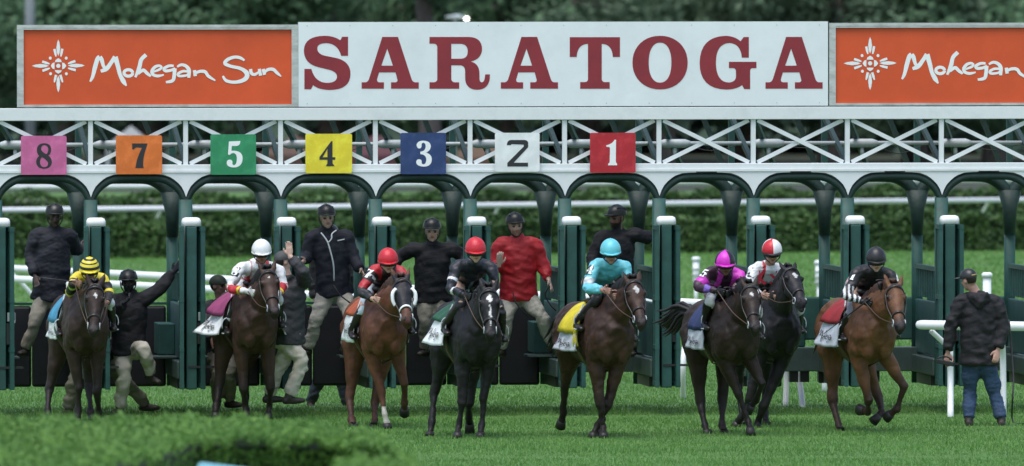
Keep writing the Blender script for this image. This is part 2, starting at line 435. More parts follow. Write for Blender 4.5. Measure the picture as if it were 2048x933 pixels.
def ribbon(P, hw):
    """outline of a brush stroke"""
    if not hasattr(hw, '__len__'): hw = [hw] * len(P)
    P3, H = spline([(a, b, 0) for a, b in P], hw, 5); n = len(P3); Lf = []; Rt = []
    for i in range(n):
        t = (P3[min(i + 1, n - 1)] - P3[max(i - 1, 0)]); t.normalize(); nn = Vector((-t.y, t.x, 0))
        Lf.append(P3[i] + nn * H[i]); Rt.append(P3[i] - nn * H[i])
    return Lf, Rt
def ribbon_mesh(name, strokes, place, m, parent, step=0.0006):
    mb = MB()
    for si, (P, hw) in enumerate(strokes):
        Lf, Rt = ribbon(P, hw); n = len(Lf); h = si * step
        V = [place(p.x, p.y, h) for p in Lf] + [place(p.x, p.y, h) for p in Rt]
        mb.add(V, [(i, i + 1, n + i + 1, n + i) for i in range(n - 1)])
    return mb.build(name, m, parent, smooth=False)

# ------------------------------------------------------------------ three billboards on the top beam
ORANGE = mat('billboard_orange', (0.62, 0.080, 0.018), 0.55, 0.10, 1.5, bump=0.03, bscale=200)
SIGNW = mat('billboard_white', (0.72, 0.78, 0.79), 0.5, 0.04, 2, dirt=((0.50, 0.54, 0.53), 0.25, 1.3))
PRINTW = mat('print_white', (0.80, 0.84, 0.83), 0.5, 0.03, 6)
MAROON = mat('lettering_maroon', (0.24, 0.020, 0.030), 0.5, 0.10, 3)
FRAME = mat('weathered_frame', (0.46, 0.49, 0.47), 0.55, 0.18, 4, dirt=((0.2, 0.2, 0.18), 0.6, 5), aniso=(1, 1, 3))
M_ = ([(935, 690), (975, 610), (1010, 470), (1050, 340), (1085, 308)], [14, 26, 34, 34, 36]), ([(1085, 308), (1115, 350), (1140, 440), (1168, 485)], [34, 32, 26, 24]), ([(1100, 528), (1190, 490), (1265, 390), (1325, 305)], [24, 34, 30, 36]), ([(1325, 305), (1365, 440), (1400, 580), (1450, 680), (1500, 755)], [40, 34, 30, 36, 12])
_o = ([(1530 + 68 * math.cos(a), 555 + 50 * math.sin(a)) for a in [i * math.pi / 6 for i in range(13)]], 24)
_h = ([(1805, 272), (1730, 350), (1700, 470), (1638, 622)], [30, 30, 32, 18]), ([(1680, 570), (1760, 512), (1820, 560), (1880, 606)], [20, 26, 26, 18])
sB = 7.585; sA = 7.777
def B2A(P): return [((310 + x / sB - 60) * sA, (100 + y / sB - 75) * sA) for x, y in P]
_e = (B2A([(-25, 335), (70, 298), (98, 262), (60, 242), (0, 262), (-45, 320), (-30, 375), (40, 398), (135, 380)]), [14, 20, 18, 20, 24, 26, 24, 22, 12])
_g = (B2A([(285, 245), (210, 245), (138, 285), (160, 320), (240, 312), (308, 285)]), [18, 22, 24, 24, 22, 22]), (B2A([(300, 282), (290, 400), (265, 470), (165, 492)]), [30, 28, 26, 18])
_a = (B2A([(335, 258), (400, 228), (470, 248), (515, 310), (512, 425)]), [16, 22, 26, 30, 24]), (B2A([(505, 330), (420, 327), (352, 365), (370, 398), (470, 390), (505, 368)]), [18, 20, 22, 20, 18, 18])
_n = (B2A([(598, 310), (612, 400)]), [26, 26]), (B2A([(600, 360), (680, 328), (760, 335), (810, 400), (915, 468)]), [18, 24, 26, 24, 12])
_S = (B2A([(1358, 162), (1290, 122), (1200, 112), (1100, 150), (1062, 208), (1150, 250), (1300, 285), (1388, 350), (1388, 420), (1320, 470), (1200, 492), (1080, 468), (1028, 398)]), [16, 24, 24, 26, 28, 24, 26, 36, 36, 30, 24, 24, 16])
_u = (B2A([(1450, 292), (1462, 355), (1515, 375), (1590, 325)]), [24, 26, 22, 14]), (B2A([(1580, 290), (1602, 392)]), [24, 26])
_n2 = (B2A([(1640, 292), (1662, 380)]), [26, 24]), (B2A([(1660, 350), (1710, 302), (1790, 298), (1850, 350), (1912, 405)]), [16, 24, 26, 24, 10])
SCRIPT = [*M_, _o, *_h, _e, *_g, *_a, *_n, _S, *_u, *_n2]
def lens(x0, y0, x1, y1, hw): return ([(x0 + (x1 - x0) * t, y0 + (y1 - y0) * t) for t in (0, .25, .5, .75, 1)], [1, hw * .72, hw, hw * .78, 2])
SUNP = [lens(440, 35, 440, 288, 29), lens(440, 858, 440, 600, 29), lens(30, 445, 292, 445, 29), lens(852, 440, 590, 440, 29)]
for q in ((380, 182, 405, 300), (502, 178, 480, 300), (405, 585, 378, 702), (472, 585, 507, 702), (190, 378, 305, 415), (193, 522, 310, 480), (706, 370, 590, 410), (712, 512, 590, 480)):
    SUNP.append(([(q[0], q[1]), ((q[0] + q[2]) / 2, (q[1] + q[3]) / 2), (q[2], q[3])], [19, 19, 10]))
for q in ((315, 325), (563, 325), (320, 568), (565, 568)): SUNP.append(([(q[0] - 24, q[1]), (q[0] - 12, q[1]), (q[0], q[1]), (q[0] + 12, q[1]), (q[0] + 24, q[1])], [2, 21, 25, 21, 2]))
SUNP.append(([(405, 445), (422, 445), (440, 445), (458, 445), (475, 445)], [2, 29, 34, 29, 2]))
SUNP += [([(440, 388), (440, 360), (440, 328)], [54, 46, 8]), ([(440, 512), (440, 535), (440, 565)], [54, 46, 8]), ([(382, 445), (355, 445), (325, 445)], [54, 46, 8]), ([(500, 445), (527, 445), (562, 445)], [54, 46, 8])]
def billboard(label, x0, y0, x1, y1, ins, dx, dy, white=False):
    v = -0.03 if not white else -0.06
    (ua, za), (ub, zb) = GP(x0, y1, v), GP(x1, y0, v)
    za = Z_BT + .012; zb = GP((x0 + x1) / 2, y0, v)[1]
    root = empty('billboard', GL((ua + ub) / 2, 0, za), label, 'billboard', 'billboards on top of the starting gate')
    cu = (ua + ub) / 2; cz = (za + zb) / 2
    def b(name, m, a0, a1, v0, v1, z0, z1):
        mb = MB(); mb.box(GL((a0 + a1) / 2, (v0 + v1) / 2, (z0 + z1) / 2), (a1 - a0, v1 - v0, z1 - z0), AX); return mb.build(name, m, root, smooth=False)
    if white:
        b('panel', SIGNW, ua, ub, v, v + .05, za, zb)
        mb = MB()
        for i in range(13):
            for zz in (za + .035, zb - .04): mb.tube([GL(ua + .1 + i * (ub - ua - .2) / 12, v - .004, zz), GL(ua + .1 + i * (ub - ua - .2) / 12, v + .002, zz)], .0045, 6)
        mb.build('rivets', GREYBOX, root)
        return root, v
    f = .075
    b('panel', ORANGE, ua + f * .8, ub - .02, v, v + .03, za + .02, zb - .05)
    b('frame_bar', FRAME, ua, ub, v - .03, v - .001, zb - .055, zb); b('frame_bar', FRAME, ua, ub, v - .03, v - .001, za, za + .028)
    b('frame_bar', FRAME, ua, ua + f, v - .029, v - .0005, za + .029, zb - .056); b('frame_bar', FRAME, ub - f, ub, v - .029, v - .0005, za + .029, zb - .056)
    b('frame_ledge', FRAME, ua + f, ub - f, v - .034, v - .031, zb - .033, zb - .027)
    def pl(x, y, h):
        a, z = GP(60 + x / sA + dx, 75 + y / sA + dy, v); return GL(a, v - .0012 - h * .4, z)
    ribbon_mesh('sun_emblem', SUNP, pl, PRINTW, root); ribbon_mesh('script_lettering', SCRIPT, pl, PRINTW, root)
    return root, v
billboard('orange billboard with white sun emblem and script lettering, left of the white sign', 34, 50, 596, 212, 12, 0, 0)
billboard('orange billboard with script lettering right of the white sign, cut by the picture edge', 1658, 46, 2222, 208, 12, 1623.6, -5)
wb, wv = billboard('large white billboard with maroon slab serif capitals above the middle stalls', 597, 44, 1656, 209, 0, 0, 0, True)
o1, s1 = (590, 60), 6.665; o2, s2 = (840, 60), 4.876; o3, s3 = (1250, 60), 4.995
LET_S = [(627, 93), (707, 93), (707, 347), (615, 347), (570, 180, 415, 178), (300, 180, 297, 245), (297, 320, 395, 345), (560, 378), (740, 425, 740, 590), (735, 800, 465, 802), (320, 800, 240, 738), (213, 793), (125, 793), (125, 522), (218, 522), (265, 705, 430, 708), (560, 705, 560, 620), (555, 550, 420, 525), (290, 492), (118, 440, 118, 270), (125, 82, 400, 80), (520, 82, 605, 140)]
LET_A = [(1163, 95), (1372, 95), (1555, 660), (1570, 697, 1600, 700), (1650, 700), (1650, 785), (1280, 785), (1280, 700), (1340, 700), (1370, 695, 1365, 665), (1340, 568), (1120, 568), (1093, 660), (1090, 695, 1120, 700), (1185, 700), (1185, 785), (888, 785), (888, 700), (940, 700), (970, 695, 985, 660)]
LET_A2 = [(1230, 252), (1305, 478), (1150, 478)]
LET_R = [(92, 70), (480, 70), (605, 75, 605, 190), (600, 285, 495, 310), (580, 330, 580, 430), (580, 480), (583, 512, 605, 512), (632, 510, 635, 435), (682, 435), (685, 585, 555, 585), (442, 580, 440, 470), (440, 400), (438, 346, 385, 346), (305, 346), (305, 480), (308, 510, 340, 512), (382, 512), (382, 575), (92, 575), (92, 512), (135, 512), (168, 508, 168, 480), (168, 165), (165, 137, 135, 135), (92, 135)]
LET_R2 = [(305, 137), (400, 137), (465, 142, 465, 210), (465, 280, 400, 282), (305, 282)]
LET_T = [(1460, 72), (1950, 72), (1950, 265), (1880, 265), (1875, 140, 1772, 137), (1772, 480), (1775, 508, 1800, 510), (1850, 510), (1850, 575), (1562, 575), (1562, 510), (1610, 510), (1638, 505, 1638, 480), (1638, 137), (1535, 140, 1528, 265), (1460, 265)]
LET_G = [(1185, 72), (1237, 72), (1237, 278), (1167, 278), (1155, 135, 1040, 132), (908, 140, 908, 330), (910, 525, 1040, 527), (1105, 520, 1108, 470), (1108, 410), (1105, 385, 1080, 383), (1038, 383), (1038, 320), (1313, 320), (1313, 383), (1270, 383), (1250, 388, 1250, 410), (1250, 592), (1190, 592), (1170, 552), (1110, 597, 1010, 597), (745, 590, 745, 330), (750, 65, 1010, 60), (1100, 65, 1155, 115)]
pg = on_gate(wv - .0018)
flat('letter_s', [path(LET_S, o1, s1, wv)], pg, .002, MAROON, wb)
for dx in (0, 278.4, 807.7):
    oo = (o1[0] + dx, o1[1]); flat('letter_a', [path(LET_A, oo, s1, wv), path(LET_A2, oo, s1, wv)], pg, .002, MAROON, wb)
flat('letter_r', [path(LET_R, o2, s2, wv), path(LET_R2, o2, s2, wv)], pg, .002, MAROON, wb)
flat('letter_t', [path(LET_T, o2, s2, wv)], pg, .002, MAROON, wb)
flat('letter_o', [path(ellp(350, 328, 276, 268, .95), o3, s3, wv), path(ellp(350, 328, 113, 200, .88), o3, s3, wv)], pg, .002, MAROON, wb)
flat('letter_g', [path(LET_G, o3, s3, wv)], pg, .002, MAROON, wb)

# ------------------------------------------------------------------ number boards
N8, N5, N2 = ((30, 260), 6.4), ((400, 260), 3.938), ((960, 250), 6.024)
DIG = {
 '8': (N8, [[(372, 172), (460, 175, 462, 250), (460, 310, 425, 330), (472, 360, 470, 420), (462, 497, 370, 497), (275, 495, 270, 410), (270, 365, 310, 335), (278, 310, 280, 250), (285, 175, 372, 172)], [(375, 195), (425, 200, 425, 255), (420, 300, 400, 312), (335, 280, 333, 245), (335, 198, 375, 195)], [(345, 350), (420, 390, 422, 430), (420, 475, 372, 478), (320, 475, 320, 410), (320, 370, 345, 350)]]),
 '7': (N8, [[(1497, 175), (1695, 175), (1690, 200), (1640, 330, 1640, 440), (1640, 470, 1648, 490), (1540, 490), (1545, 465), (1560, 350, 1625, 232), (1560, 225), (1530, 225, 1525, 250), (1500, 250)]]),
 '5': (N5, [[(228, 92), (317, 88), (318, 125, 285, 128), (250, 128), (247, 165), (335, 160, 335, 225), (332, 297, 265, 297), (212, 295, 210, 262), (212, 235, 235, 235), (258, 238, 255, 262), (252, 278, 268, 278), (290, 275, 290, 225), (288, 185, 262, 183), (245, 185, 235, 198), (220, 195)]]),
 '4': (N5, [[(1032, 90), (1043, 90), (1043, 216), (1065, 216), (1065, 236), (1043, 236), (1045, 265), (1060, 287), (990, 287), (1003, 265), (1003, 236), (940, 236), (940, 216)], [(1003, 150), (1003, 216), (965, 216)]]),
 '3': (N5, [[(1705, 120), (1710, 86, 1760, 86), (1815, 88, 1817, 130), (1815, 165, 1780, 180), (1825, 192, 1825, 235), (1822, 290, 1762, 290), (1705, 288, 1702, 255), (1705, 232, 1725, 232), (1748, 235, 1745, 255), (1745, 272, 1760, 272), (1780, 270, 1782, 235), (1780, 195, 1735, 192), (1735, 172), (1775, 170, 1777, 130), (1775, 102, 1757, 103), (1742, 105, 1745, 125), (1745, 148, 1725, 148), (1708, 145, 1705, 120)]]),
 '2': (N2, [[(322, 245), (325, 185, 375, 183), (540, 183), (580, 190, 580, 225), (580, 260), (578, 275, 565, 285), (405, 457), (578, 457), (578, 503), (328, 503), (328, 460), (525, 262), (525, 240), (380, 233), (368, 245)]]),
 '1': (N2, [[(1622, 180), (1638, 180), (1635, 440), (1637, 465, 1652, 468), (1648, 488), (1542, 488), (1545, 468), (1560, 465, 1562, 440), (1565, 275), (1545, 262, 1525, 268), (1520, 248), (1590, 235, 1622, 180)]])}
INK = mat('print_black', (0.018, 0.02, 0.024), 0.5, 0.1, 8)
BV = -0.115
for ch, cn, colr, ink, (x0, y0, x1, y1) in (
    ('8', 'pink', (.50, .115, .27), INK, (42, 272, 133, 350)), ('7', 'orange', (.63, .15, .022), INK, (232, 271, 324, 349)), ('5', 'green', (.02, .23, .095), PRINTW, (421, 269, 512, 350)),
    ('4', 'yellow', (.72, .60, .03), INK, (611, 268, 704, 347)), ('3', 'blue', (.016, .042, .14), PRINTW, (801, 266, 892, 349)), ('2', 'white', (.72, .76, .75), INK, (990, 266, 1079, 344)), ('1', 'red', (.40, .012, .022), PRINTW, (1180, 266, 1271, 346))):
    a0, zb = GP(x0, y1, BV); a1, zt = GP(x1, y0, BV)
    root = empty('number_board', GL((a0 + a1) / 2, BV, zb), '%s board with numeral %s hung on the white gate beam' % (cn, ch), 'number board', 'number boards on the starting gate')
    rr = .02; cs = []
    for (cx, cz, st) in ((a1 - rr, zb + rr, 270), (a1 - rr, zt - rr, 0), (a0 + rr, zt - rr, 90), (a0 + rr, zb + rr, 180)):
        for i in range(5):
            an = math.radians(st + 22.5 * i); cs.append((cx + rr * math.cos(an), cz + rr * math.sin(an)))
    flat('board', [cs], on_gate(BV), .014, mat('board_' + cn, colr, .45, .12, 3, dirt=(tuple(min(1, c * 1.6 + .04) for c in colr), .5, 7)), root)
    (oo, ss), lps = DIG[ch]
    flat('numeral', [path(l, oo, ss, BV) for l in lps], on_gate(BV - .0088), .002, ink, root)
    for q in (a0 + .02, a1 - .02):
        mb = MB(); mb.box(GL(q, BV + .03, zb + .14), (.02, .045, .10), AX); mb.build('bracket', TRUSSW, root, smooth=False)
# ------------------------------------------------------------------ ground
def ground_mat():
    m = bpy.data.materials.new('turf'); m.use_nodes = True; t = m.node_tree; b = t.nodes['Principled BSDF']
    b.inputs['Roughness'].default_value = .75; b.inputs['Specular IOR Level'].default_value = .25
    tc = t.nodes.new('ShaderNodeTexCoord')
    def noise(sc, det, scale=(1, 1, 1)):
        mp = t.nodes.new('ShaderNodeMapping'); mp.inputs['Scale'].default_value = scale; t.links.new(tc.outputs['Object'], mp.inputs[0])
        n = t.nodes.new('ShaderNodeTexNoise'); n.inputs['Scale'].default_value = sc; n.inputs['Detail'].default_value = det; n.inputs['Roughness'].default_value = .7
        t.links.new(mp.outputs[0], n.inputs['Vector']); return n
    a = noise(.9, 5, (.35, 1, 1)); c = noise(30, 6, (1, .25, 1))
    r1 = t.nodes.new('ShaderNodeValToRGB'); r1.color_ramp.elements[0].position = .3; r1.color_ramp.elements[0].color = (.066, .150, .036, 1); r1.color_ramp.elements[1].position = .72; r1.color_ramp.elements[1].color = (.115, .225, .058, 1)
    t.links.new(a.outputs[0], r1.inputs[0])
    r2_ = t.nodes.new('ShaderNodeMapRange'); r2_.inputs[1].default_value = .3; r2_.inputs[2].default_value = .7; r2_.inputs[3].default_value = .6; r2_.inputs[4].default_value = 1.35
    t.links.new(c.outputs[0], r2_.inputs[0])
    mx = t.nodes.new('ShaderNodeMix'); mx.data_type = 'RGBA'; mx.blend_type = 'MULTIPLY'; mx.inputs[0].default_value = 1
    t.links.new(r1.outputs[0], mx.inputs[6]); t.links.new(r2_.outputs[0], mx.inputs[7]); t.links.new(mx.outputs[2], b.inputs['Base Color'])
    bp = t.nodes.new('ShaderNodeBump'); bp.inputs['Strength'].default_value = .6; bp.inputs['Distance'].default_value = .03
    t.links.new(c.outputs[0], bp.inputs['Height']); t.links.new(bp.outputs[0], b.inputs['Normal'])
    return m
TURF = ground_mat()
mb = MB(); mb.add([(-900, -60, 0), (900, -60, 0), (900, 1600, 0), (-900, 1600, 0)], [(0, 1, 2, 3)])
meta(mb.build('turf_ground', TURF, smooth=False), kind='structure')
DIRT = mat('dirt_track', (.13, .115, .10), .8, .2, .5)
mb = MB(); mb.add([(-120, 262, .006), (120, 270, .006), (120, 300, .006), (-120, 292, .006)], [(0, 1, 2, 3)])
meta(mb.build('dirt_track', DIRT, smooth=False), kind='structure')

FLOOR = mat('woodland_floor', (.028, .036, .020), .9, .35, .6)
mb = MB(); mb.add([(-120, 302, .006), (120, 310, .006), (120, 700, .006), (-120, 700, .006)], [(0, 1, 2, 3)])
meta(mb.build('woodland_floor', FLOOR, smooth=False), kind='structure')

# grass blades over the part of the turf that the blades can be seen on; blade height varies in waves and drops along a few cross bands
def blades(name, n, y0, y1, xw, h, wd, m, seed):
    r = np.random.default_rng(seed)
    y = r.uniform(y0, y1, n); x = r.uniform(-1, 1, n) * (xw * y / 150)
    hh = h * r.uniform(.55, 1.25, n)
    hh *= 1 + .18 * np.sin(y * 1.55 + .25 * np.sin(x * .7)) + .12 * np.sin(x * 1.3 + y * .5)
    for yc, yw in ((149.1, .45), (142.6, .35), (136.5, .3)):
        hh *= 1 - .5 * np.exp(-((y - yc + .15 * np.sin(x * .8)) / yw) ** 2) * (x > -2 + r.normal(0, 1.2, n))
    a = r.uniform(0, math.pi, n); ww = wd * r.uniform(.6, 1.4, n)
    ln = r.normal(0, .35, (n, 2)) * hh[:, None]
    c, s = np.cos(a) * ww, np.sin(a) * ww
    V = np.zeros((n, 3, 3))
    V[:, 0] = np.stack([x - c, y - s, np.full(n, -.004)], 1); V[:, 1] = np.stack([x + c, y + s, np.full(n, -.004)], 1)
    V[:, 2] = np.stack([x + ln[:, 0], y + ln[:, 1], hh], 1)
    return fast_tris(name, V.reshape(-1, 3), m)
def fast_tris(name, V, m, k=3, loc=None, parent=None):
    n = len(V) // k; me = bpy.data.meshes.new(name)
    off = np.array(root_loc(parent)) if parent is not None else (np.array(loc) if loc is not None else 0)
    me.vertices.add(n * k); me.vertices.foreach_set('co', (V - off).ravel())
    me.loops.add(n * k); me.loops.foreach_set('vertex_index', np.arange(n * k, dtype=np.int32))
    me.polygons.add(n); me.polygons.foreach_set('loop_start', np.arange(0, n * k, k, dtype=np.int32)); me.polygons.foreach_set('loop_total', np.full(n, k, dtype=np.int32))
    me.update(calc_edges=True)
    return finish(me, name, m, parent, loc, smooth=False)
def leaf_mat(name, c0, c1, scale, rough=.6):
    if name in MATS: return MATS[name]
    m = bpy.data.materials.new(name); m.use_nodes = True; t = m.node_tree; b = t.nodes['Principled BSDF']
    b.inputs['Roughness'].default_value = rough; b.inputs['Specular IOR Level'].default_value = .3
    g = t.nodes.new('ShaderNodeNewGeometry'); tc = t.nodes.new('ShaderNodeTexCoord')
    n = t.nodes.new('ShaderNodeTexNoise'); n.inputs['Scale'].default_value = scale; n.inputs['Detail'].default_value = 3
    t.links.new(tc.outputs['Object'], n.inputs['Vector'])
    ad = t.nodes.new('ShaderNodeMath'); ad.operation = 'MULTIPLY_ADD'; ad.inputs[1].default_value = .45
    t.links.new(g.outputs['Random Per Island'], ad.inputs[0]); t.links.new(n.outputs[0], ad.inputs[2])
    r = t.nodes.new('ShaderNodeValToRGB'); r.color_ramp.elements[0].position = .35; r.color_ramp.elements[0].color = (*c0, 1); r.color_ramp.elements[1].position = 1.0; r.color_ramp.elements[1].color = (*c1, 1)
    t.links.new(ad.outputs[0], r.inputs[0]); t.links.new(r.outputs[0], b.inputs['Base Color'])
    tr = t.nodes.new('ShaderNodeBsdfTranslucent'); t.links.new(r.outputs[0], tr.inputs[0])
    ms = t.nodes.new('ShaderNodeMixShader'); ms.inputs[0].default_value = .25
    t.links.new(b.outputs[0], ms.inputs[1]); t.links.new(tr.outputs[0], ms.inputs[2]); t.links.new(ms.outputs[0], t.nodes['Material Output'].inputs[0])
    MATS[name] = m; return m
GRASS = leaf_mat('grass_blades', (.074, .190, .038), (.165, .325, .080), .8)
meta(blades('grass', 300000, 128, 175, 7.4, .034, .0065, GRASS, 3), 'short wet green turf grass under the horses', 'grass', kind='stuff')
meta(blades('grass', 100000, 175, 240, 7.4, .05, .016, GRASS, 4), 'far turf grass between the gate and the clipped hedge', 'grass', kind='stuff')

# ------------------------------------------------------------------ leaf clouds
def leaf_quads(P, N, size, r, jit=.8):
    n = len(P); nn = N + r.normal(0, jit, (n, 3)); nn /= np.linalg.norm(nn, axis=1)[:, None] + 1e-9
    t = np.cross(nn, r.normal(size=(n, 3))); t /= np.linalg.norm(t, axis=1)[:, None] + 1e-9
    b = np.cross(nn, t); s = size * r.uniform(.6, 1.4, n)[:, None]
    V = np.stack([P - t * s, P - b * s * .55, P + t * s, P + b * s * .55], 1)
    return V.reshape(-1, 3)
def hedge(name, label, pts, width, z1, leaf, n, m, core, seed, z0=0.0, group=None):
    """clipped hedge along a ground line"""
    r = np.random.default_rng(seed); pts = [Vector(p) for p in pts]
    root = empty(name, pts[len(pts) // 2].copy(), label, 'hedge', group)
    Ls = [(pts[i + 1] - pts[i]).length for i in range(len(pts) - 1)]; tot = sum(Ls)
    mb = MB(); P = []; N = []
    s = r.uniform(0, tot, n); side = r.uniform(0, 1, n)
    for i in range(len(pts) - 1):
        d = (pts[i + 1] - pts[i]).normalized(); nr = Vector((d.y, -d.x, 0))
        mb.box((pts[i] + pts[i + 1]) / 2 + Vector((0, 0, (z1 - .06) / 2)), (Ls[i] + .1, width * .86, z1 - .06), (d, nr, Vector((0, 0, 1))))
    for k in range(n):
        q = s[k]; i = 0
        while i < len(Ls) - 1 and q > Ls[i]: q -= Ls[i]; i += 1
        d = (pts[i + 1] - pts[i]).normalized(); nr = Vector((d.y, -d.x, 0)); c = pts[i] + d * q
        lump = .05 * math.sin(s[k] * 2.1 + seed) + .04 * math.sin(s[k] * 5.3) + r.normal(0, .03)
        if side[k] < .5:
            P.append(c + nr * (width / 2 + lump * .6) + Vector((0, 0, r.uniform(z0, z1)))); N.append((nr.x, nr.y, .3))
        else:
            P.append(c + nr * (r.uniform(-.5, .5) * width) + Vector((0, 0, z1 + lump))); N.append((0, 0, 1))
    mb.build('hedge_core', core, root, smooth=False)
    fast_tris('foliage', leaf_quads(np.array(P), np.array(N), leaf, r), m, 4, parent=root)
    return root
HEDGE = leaf_mat('hedge_leaves', (.020, .055, .016), (.085, .160, .045), 1.2)
HCORE = mat('hedge_twigs', (.012, .026, .010), .8, .3, 6)
def gl(px, py): p = G(px, py); return Vector((p.x, p.y, 0))
hedge('clipped_hedge', 'long clipped dark green hedge on the far side of the turf behind the gate', [gl(-800, 527), gl(-120, 521), gl(600, 513), gl(1300, 507), gl(2170, 500), gl(2850, 494)], .8, .62, .07, 25000, HEDGE, HCORE, 5, group='hedges along the course')
a = W(-800, 470, 242.6); b_ = W(2850, 470, 258)
hedge('clipped_hedge', 'second hedge farther back, seen between the two white course rails', [Vector((a.x, a.y, 0)), Vector((b_.x, b_.y, 0))], .9, .86, .075, 18000, HEDGE, HCORE, 9, group='hedges along the course')

# ------------------------------------------------------------------ running rails
def rail(name, label, p0, p1, z, r_, posts, group, lean, arm=.45, double=None):
    p0, p1 = Vector(p0), Vector(p1); d = (p1 - p0).normalized(); nr = Vector((d.y, -d.x, 0))
    root = empty(name, (p0 + p1) / 2, label, 'rail', group)
    mb = MB(); e = Vector((0, 0, z)); q = [p0 + e, p0 + e + d * .02, p0 + e + d * .08, p1 + e]
    mb.tube(q, [r_ * .5, r_ * .85, r_, r_], 14, lat=nr); mb.build('rail_tube', PVC, root)
    if double:
        mb = MB(); o = nr * double[0] + Vector((0, 0, double[1])); mb.tube([v + o for v in q], [r_ * .5, r_ * .85, r_, r_], 14, lat=nr); mb.build('rail_tube', PVC, root)
    for t in posts:
        b = p0 + (p1 - p0) * t
        mb = MB(); g = b - nr * lean
        P = [g + Vector((0, 0, -.02)), g + Vector((0, 0, z * .45)), g + nr * (lean * .15) + Vector((0, 0, z * .62)), b + Vector((0, 0, z - .01))]
        mb.tube(P, r_ * .62, 10, lat=d, res=4); mb.build('rail_post', PVC, root)
    return root
a, c = W(-803, 431, 230.2), W(2853, 397, 247.7)
rail('running_rail', 'white course rail just above the clipped hedge behind the gate', (a.x, a.y, 0), (c.x, c.y, 0), .86, .048, [i / 11 + .02 for i in range(11)], 'white course rails', .4)
a, c = W(-803, 379, 248.1), W(2853, 358, 261.4)
rail('running_rail', 'farthest white course rail, seen under the arches above the other rail', (a.x, a.y, 0), (c.x, c.y, 0), 1.0, .048, [i / 10 + .06 for i in range(10)], 'white course rails', .45)
a, c = W(-60, 536, 181), W(1650, 622, 157)
r3 = rail('running_rail', 'white double rail receding behind the stalls towards the left', (a.x, a.y, 0), (c.x, c.y, 0), 1.02, .050, [.05, .16, .27, .385, .50, .62, .74, .86, .965], 'white course rails', .45, double=(.55, -.11))
for P in ([G(1571, 813) - EZ * .02, W(1573, 760, 153.0), W(1575, 700, 153.0), W(1578, 655, 153.2)], [G(1606, 815) - EZ * .02, W(1600, 770, 152.8), W(1588, 712, 152.9), W(1578, 672, 153.1), W(1575, 640, 153.2)], [G(1366, 799) - EZ * .02, W(1366, 740, 155.2), W(1370, 690, 155.4), W(1386, 634, 156.0)]):
    mb = MB(); mb.tube(P, .034, 10, res=4); mb.build('rail_post', PVC, r3)
# short rail in front of the right hand stalls
pA, pB = W(1833, 650, 149.2), W(2190, 668, 148.0); pA.z = pB.z = 0
zr = W(1833, 650, 149.2).z
rt = empty('rail_end', (pA + pB) / 2, 'near white rail with rounded end, passing behind the man in jeans', 'rail', 'white course rails')
d = (pB - pA).normalized(); nr = Vector((d.y, -d.x, 0)); e = Vector((0, 0, zr))
mb = MB(); mb.tube([pA + e, pA + e + d * .015, pA + e + d * .04, pA + e + d * .08, pB + e], [.022, .042, .051, .054, .054], 16, lat=nr); mb.build('rail_tube', PVC, rt)
def pole(pts, r_, name='rail_post'):
    mb = MB(); mb.tube(pts, r_, 12, lat=d, res=3); mb.build(name, PVC, rt)
pole([G(1901, 835) - EZ * .02, W(1901, 760, 149.35), W(1900, 700, 149.3)], .037)
pole([W(1900, 700, 149.3), W(1892, 690, 149.3), W(1862, 662, 149.2)], .032, 'rail_arm')
pole([W(1996, 672, 148.9), W(2004, 690, 149.1), W(2006, 730, 149.2), G(2007, 834) - EZ * .02], .036)
pole([W(1945, 668, 149.3), W(1925, 700, 150.5), W(1880, 764, 152.4)], .034, 'rail_arm')
# white marker posts on the turf beyond the gate
for (px, py0, py1, lab) in ((1392, 514, 612, 'white ringed marker post on the turf between the arches left of the pink rider'), (1637, 521, 612, 'white ringed marker post on the turf right of the grey horse head'), (1974, 545, 660, 'white capped marker post behind the man in jeans')):
    dd = G(px, py1).y if px < 1900 else 160.0
    top = W(px, py0, dd); bt = Vector((top.x, top.y, 0)); H = top.z
    root = empty('marker_post', bt, lab, 'post', 'white marker posts')
    mb = MB(); mb.tube([bt - EZ * .02, bt + EZ * (H * .45)], .028, 10); mb.build('stem', PVC, root)
    mb = MB(); mb.tube([bt + EZ * (H * .45), bt + EZ * (H - .06)], .052, 12); mb.build('sleeve', PVC, root)
    for q in (.5, .62, .74):
        mb = MB(); mb.tube([bt + EZ * (H * q), bt + EZ * (H * q + .02)], .064, 12); mb.build('ring', mat('ring_grey', (.45, .45, .45), .5), root)
    mb = MB(); mb.tube([bt + EZ * (H - .06), bt + EZ * (H - .02), bt + EZ * H], [.068, .068, .045], 12); mb.build('cap', PVC, root)

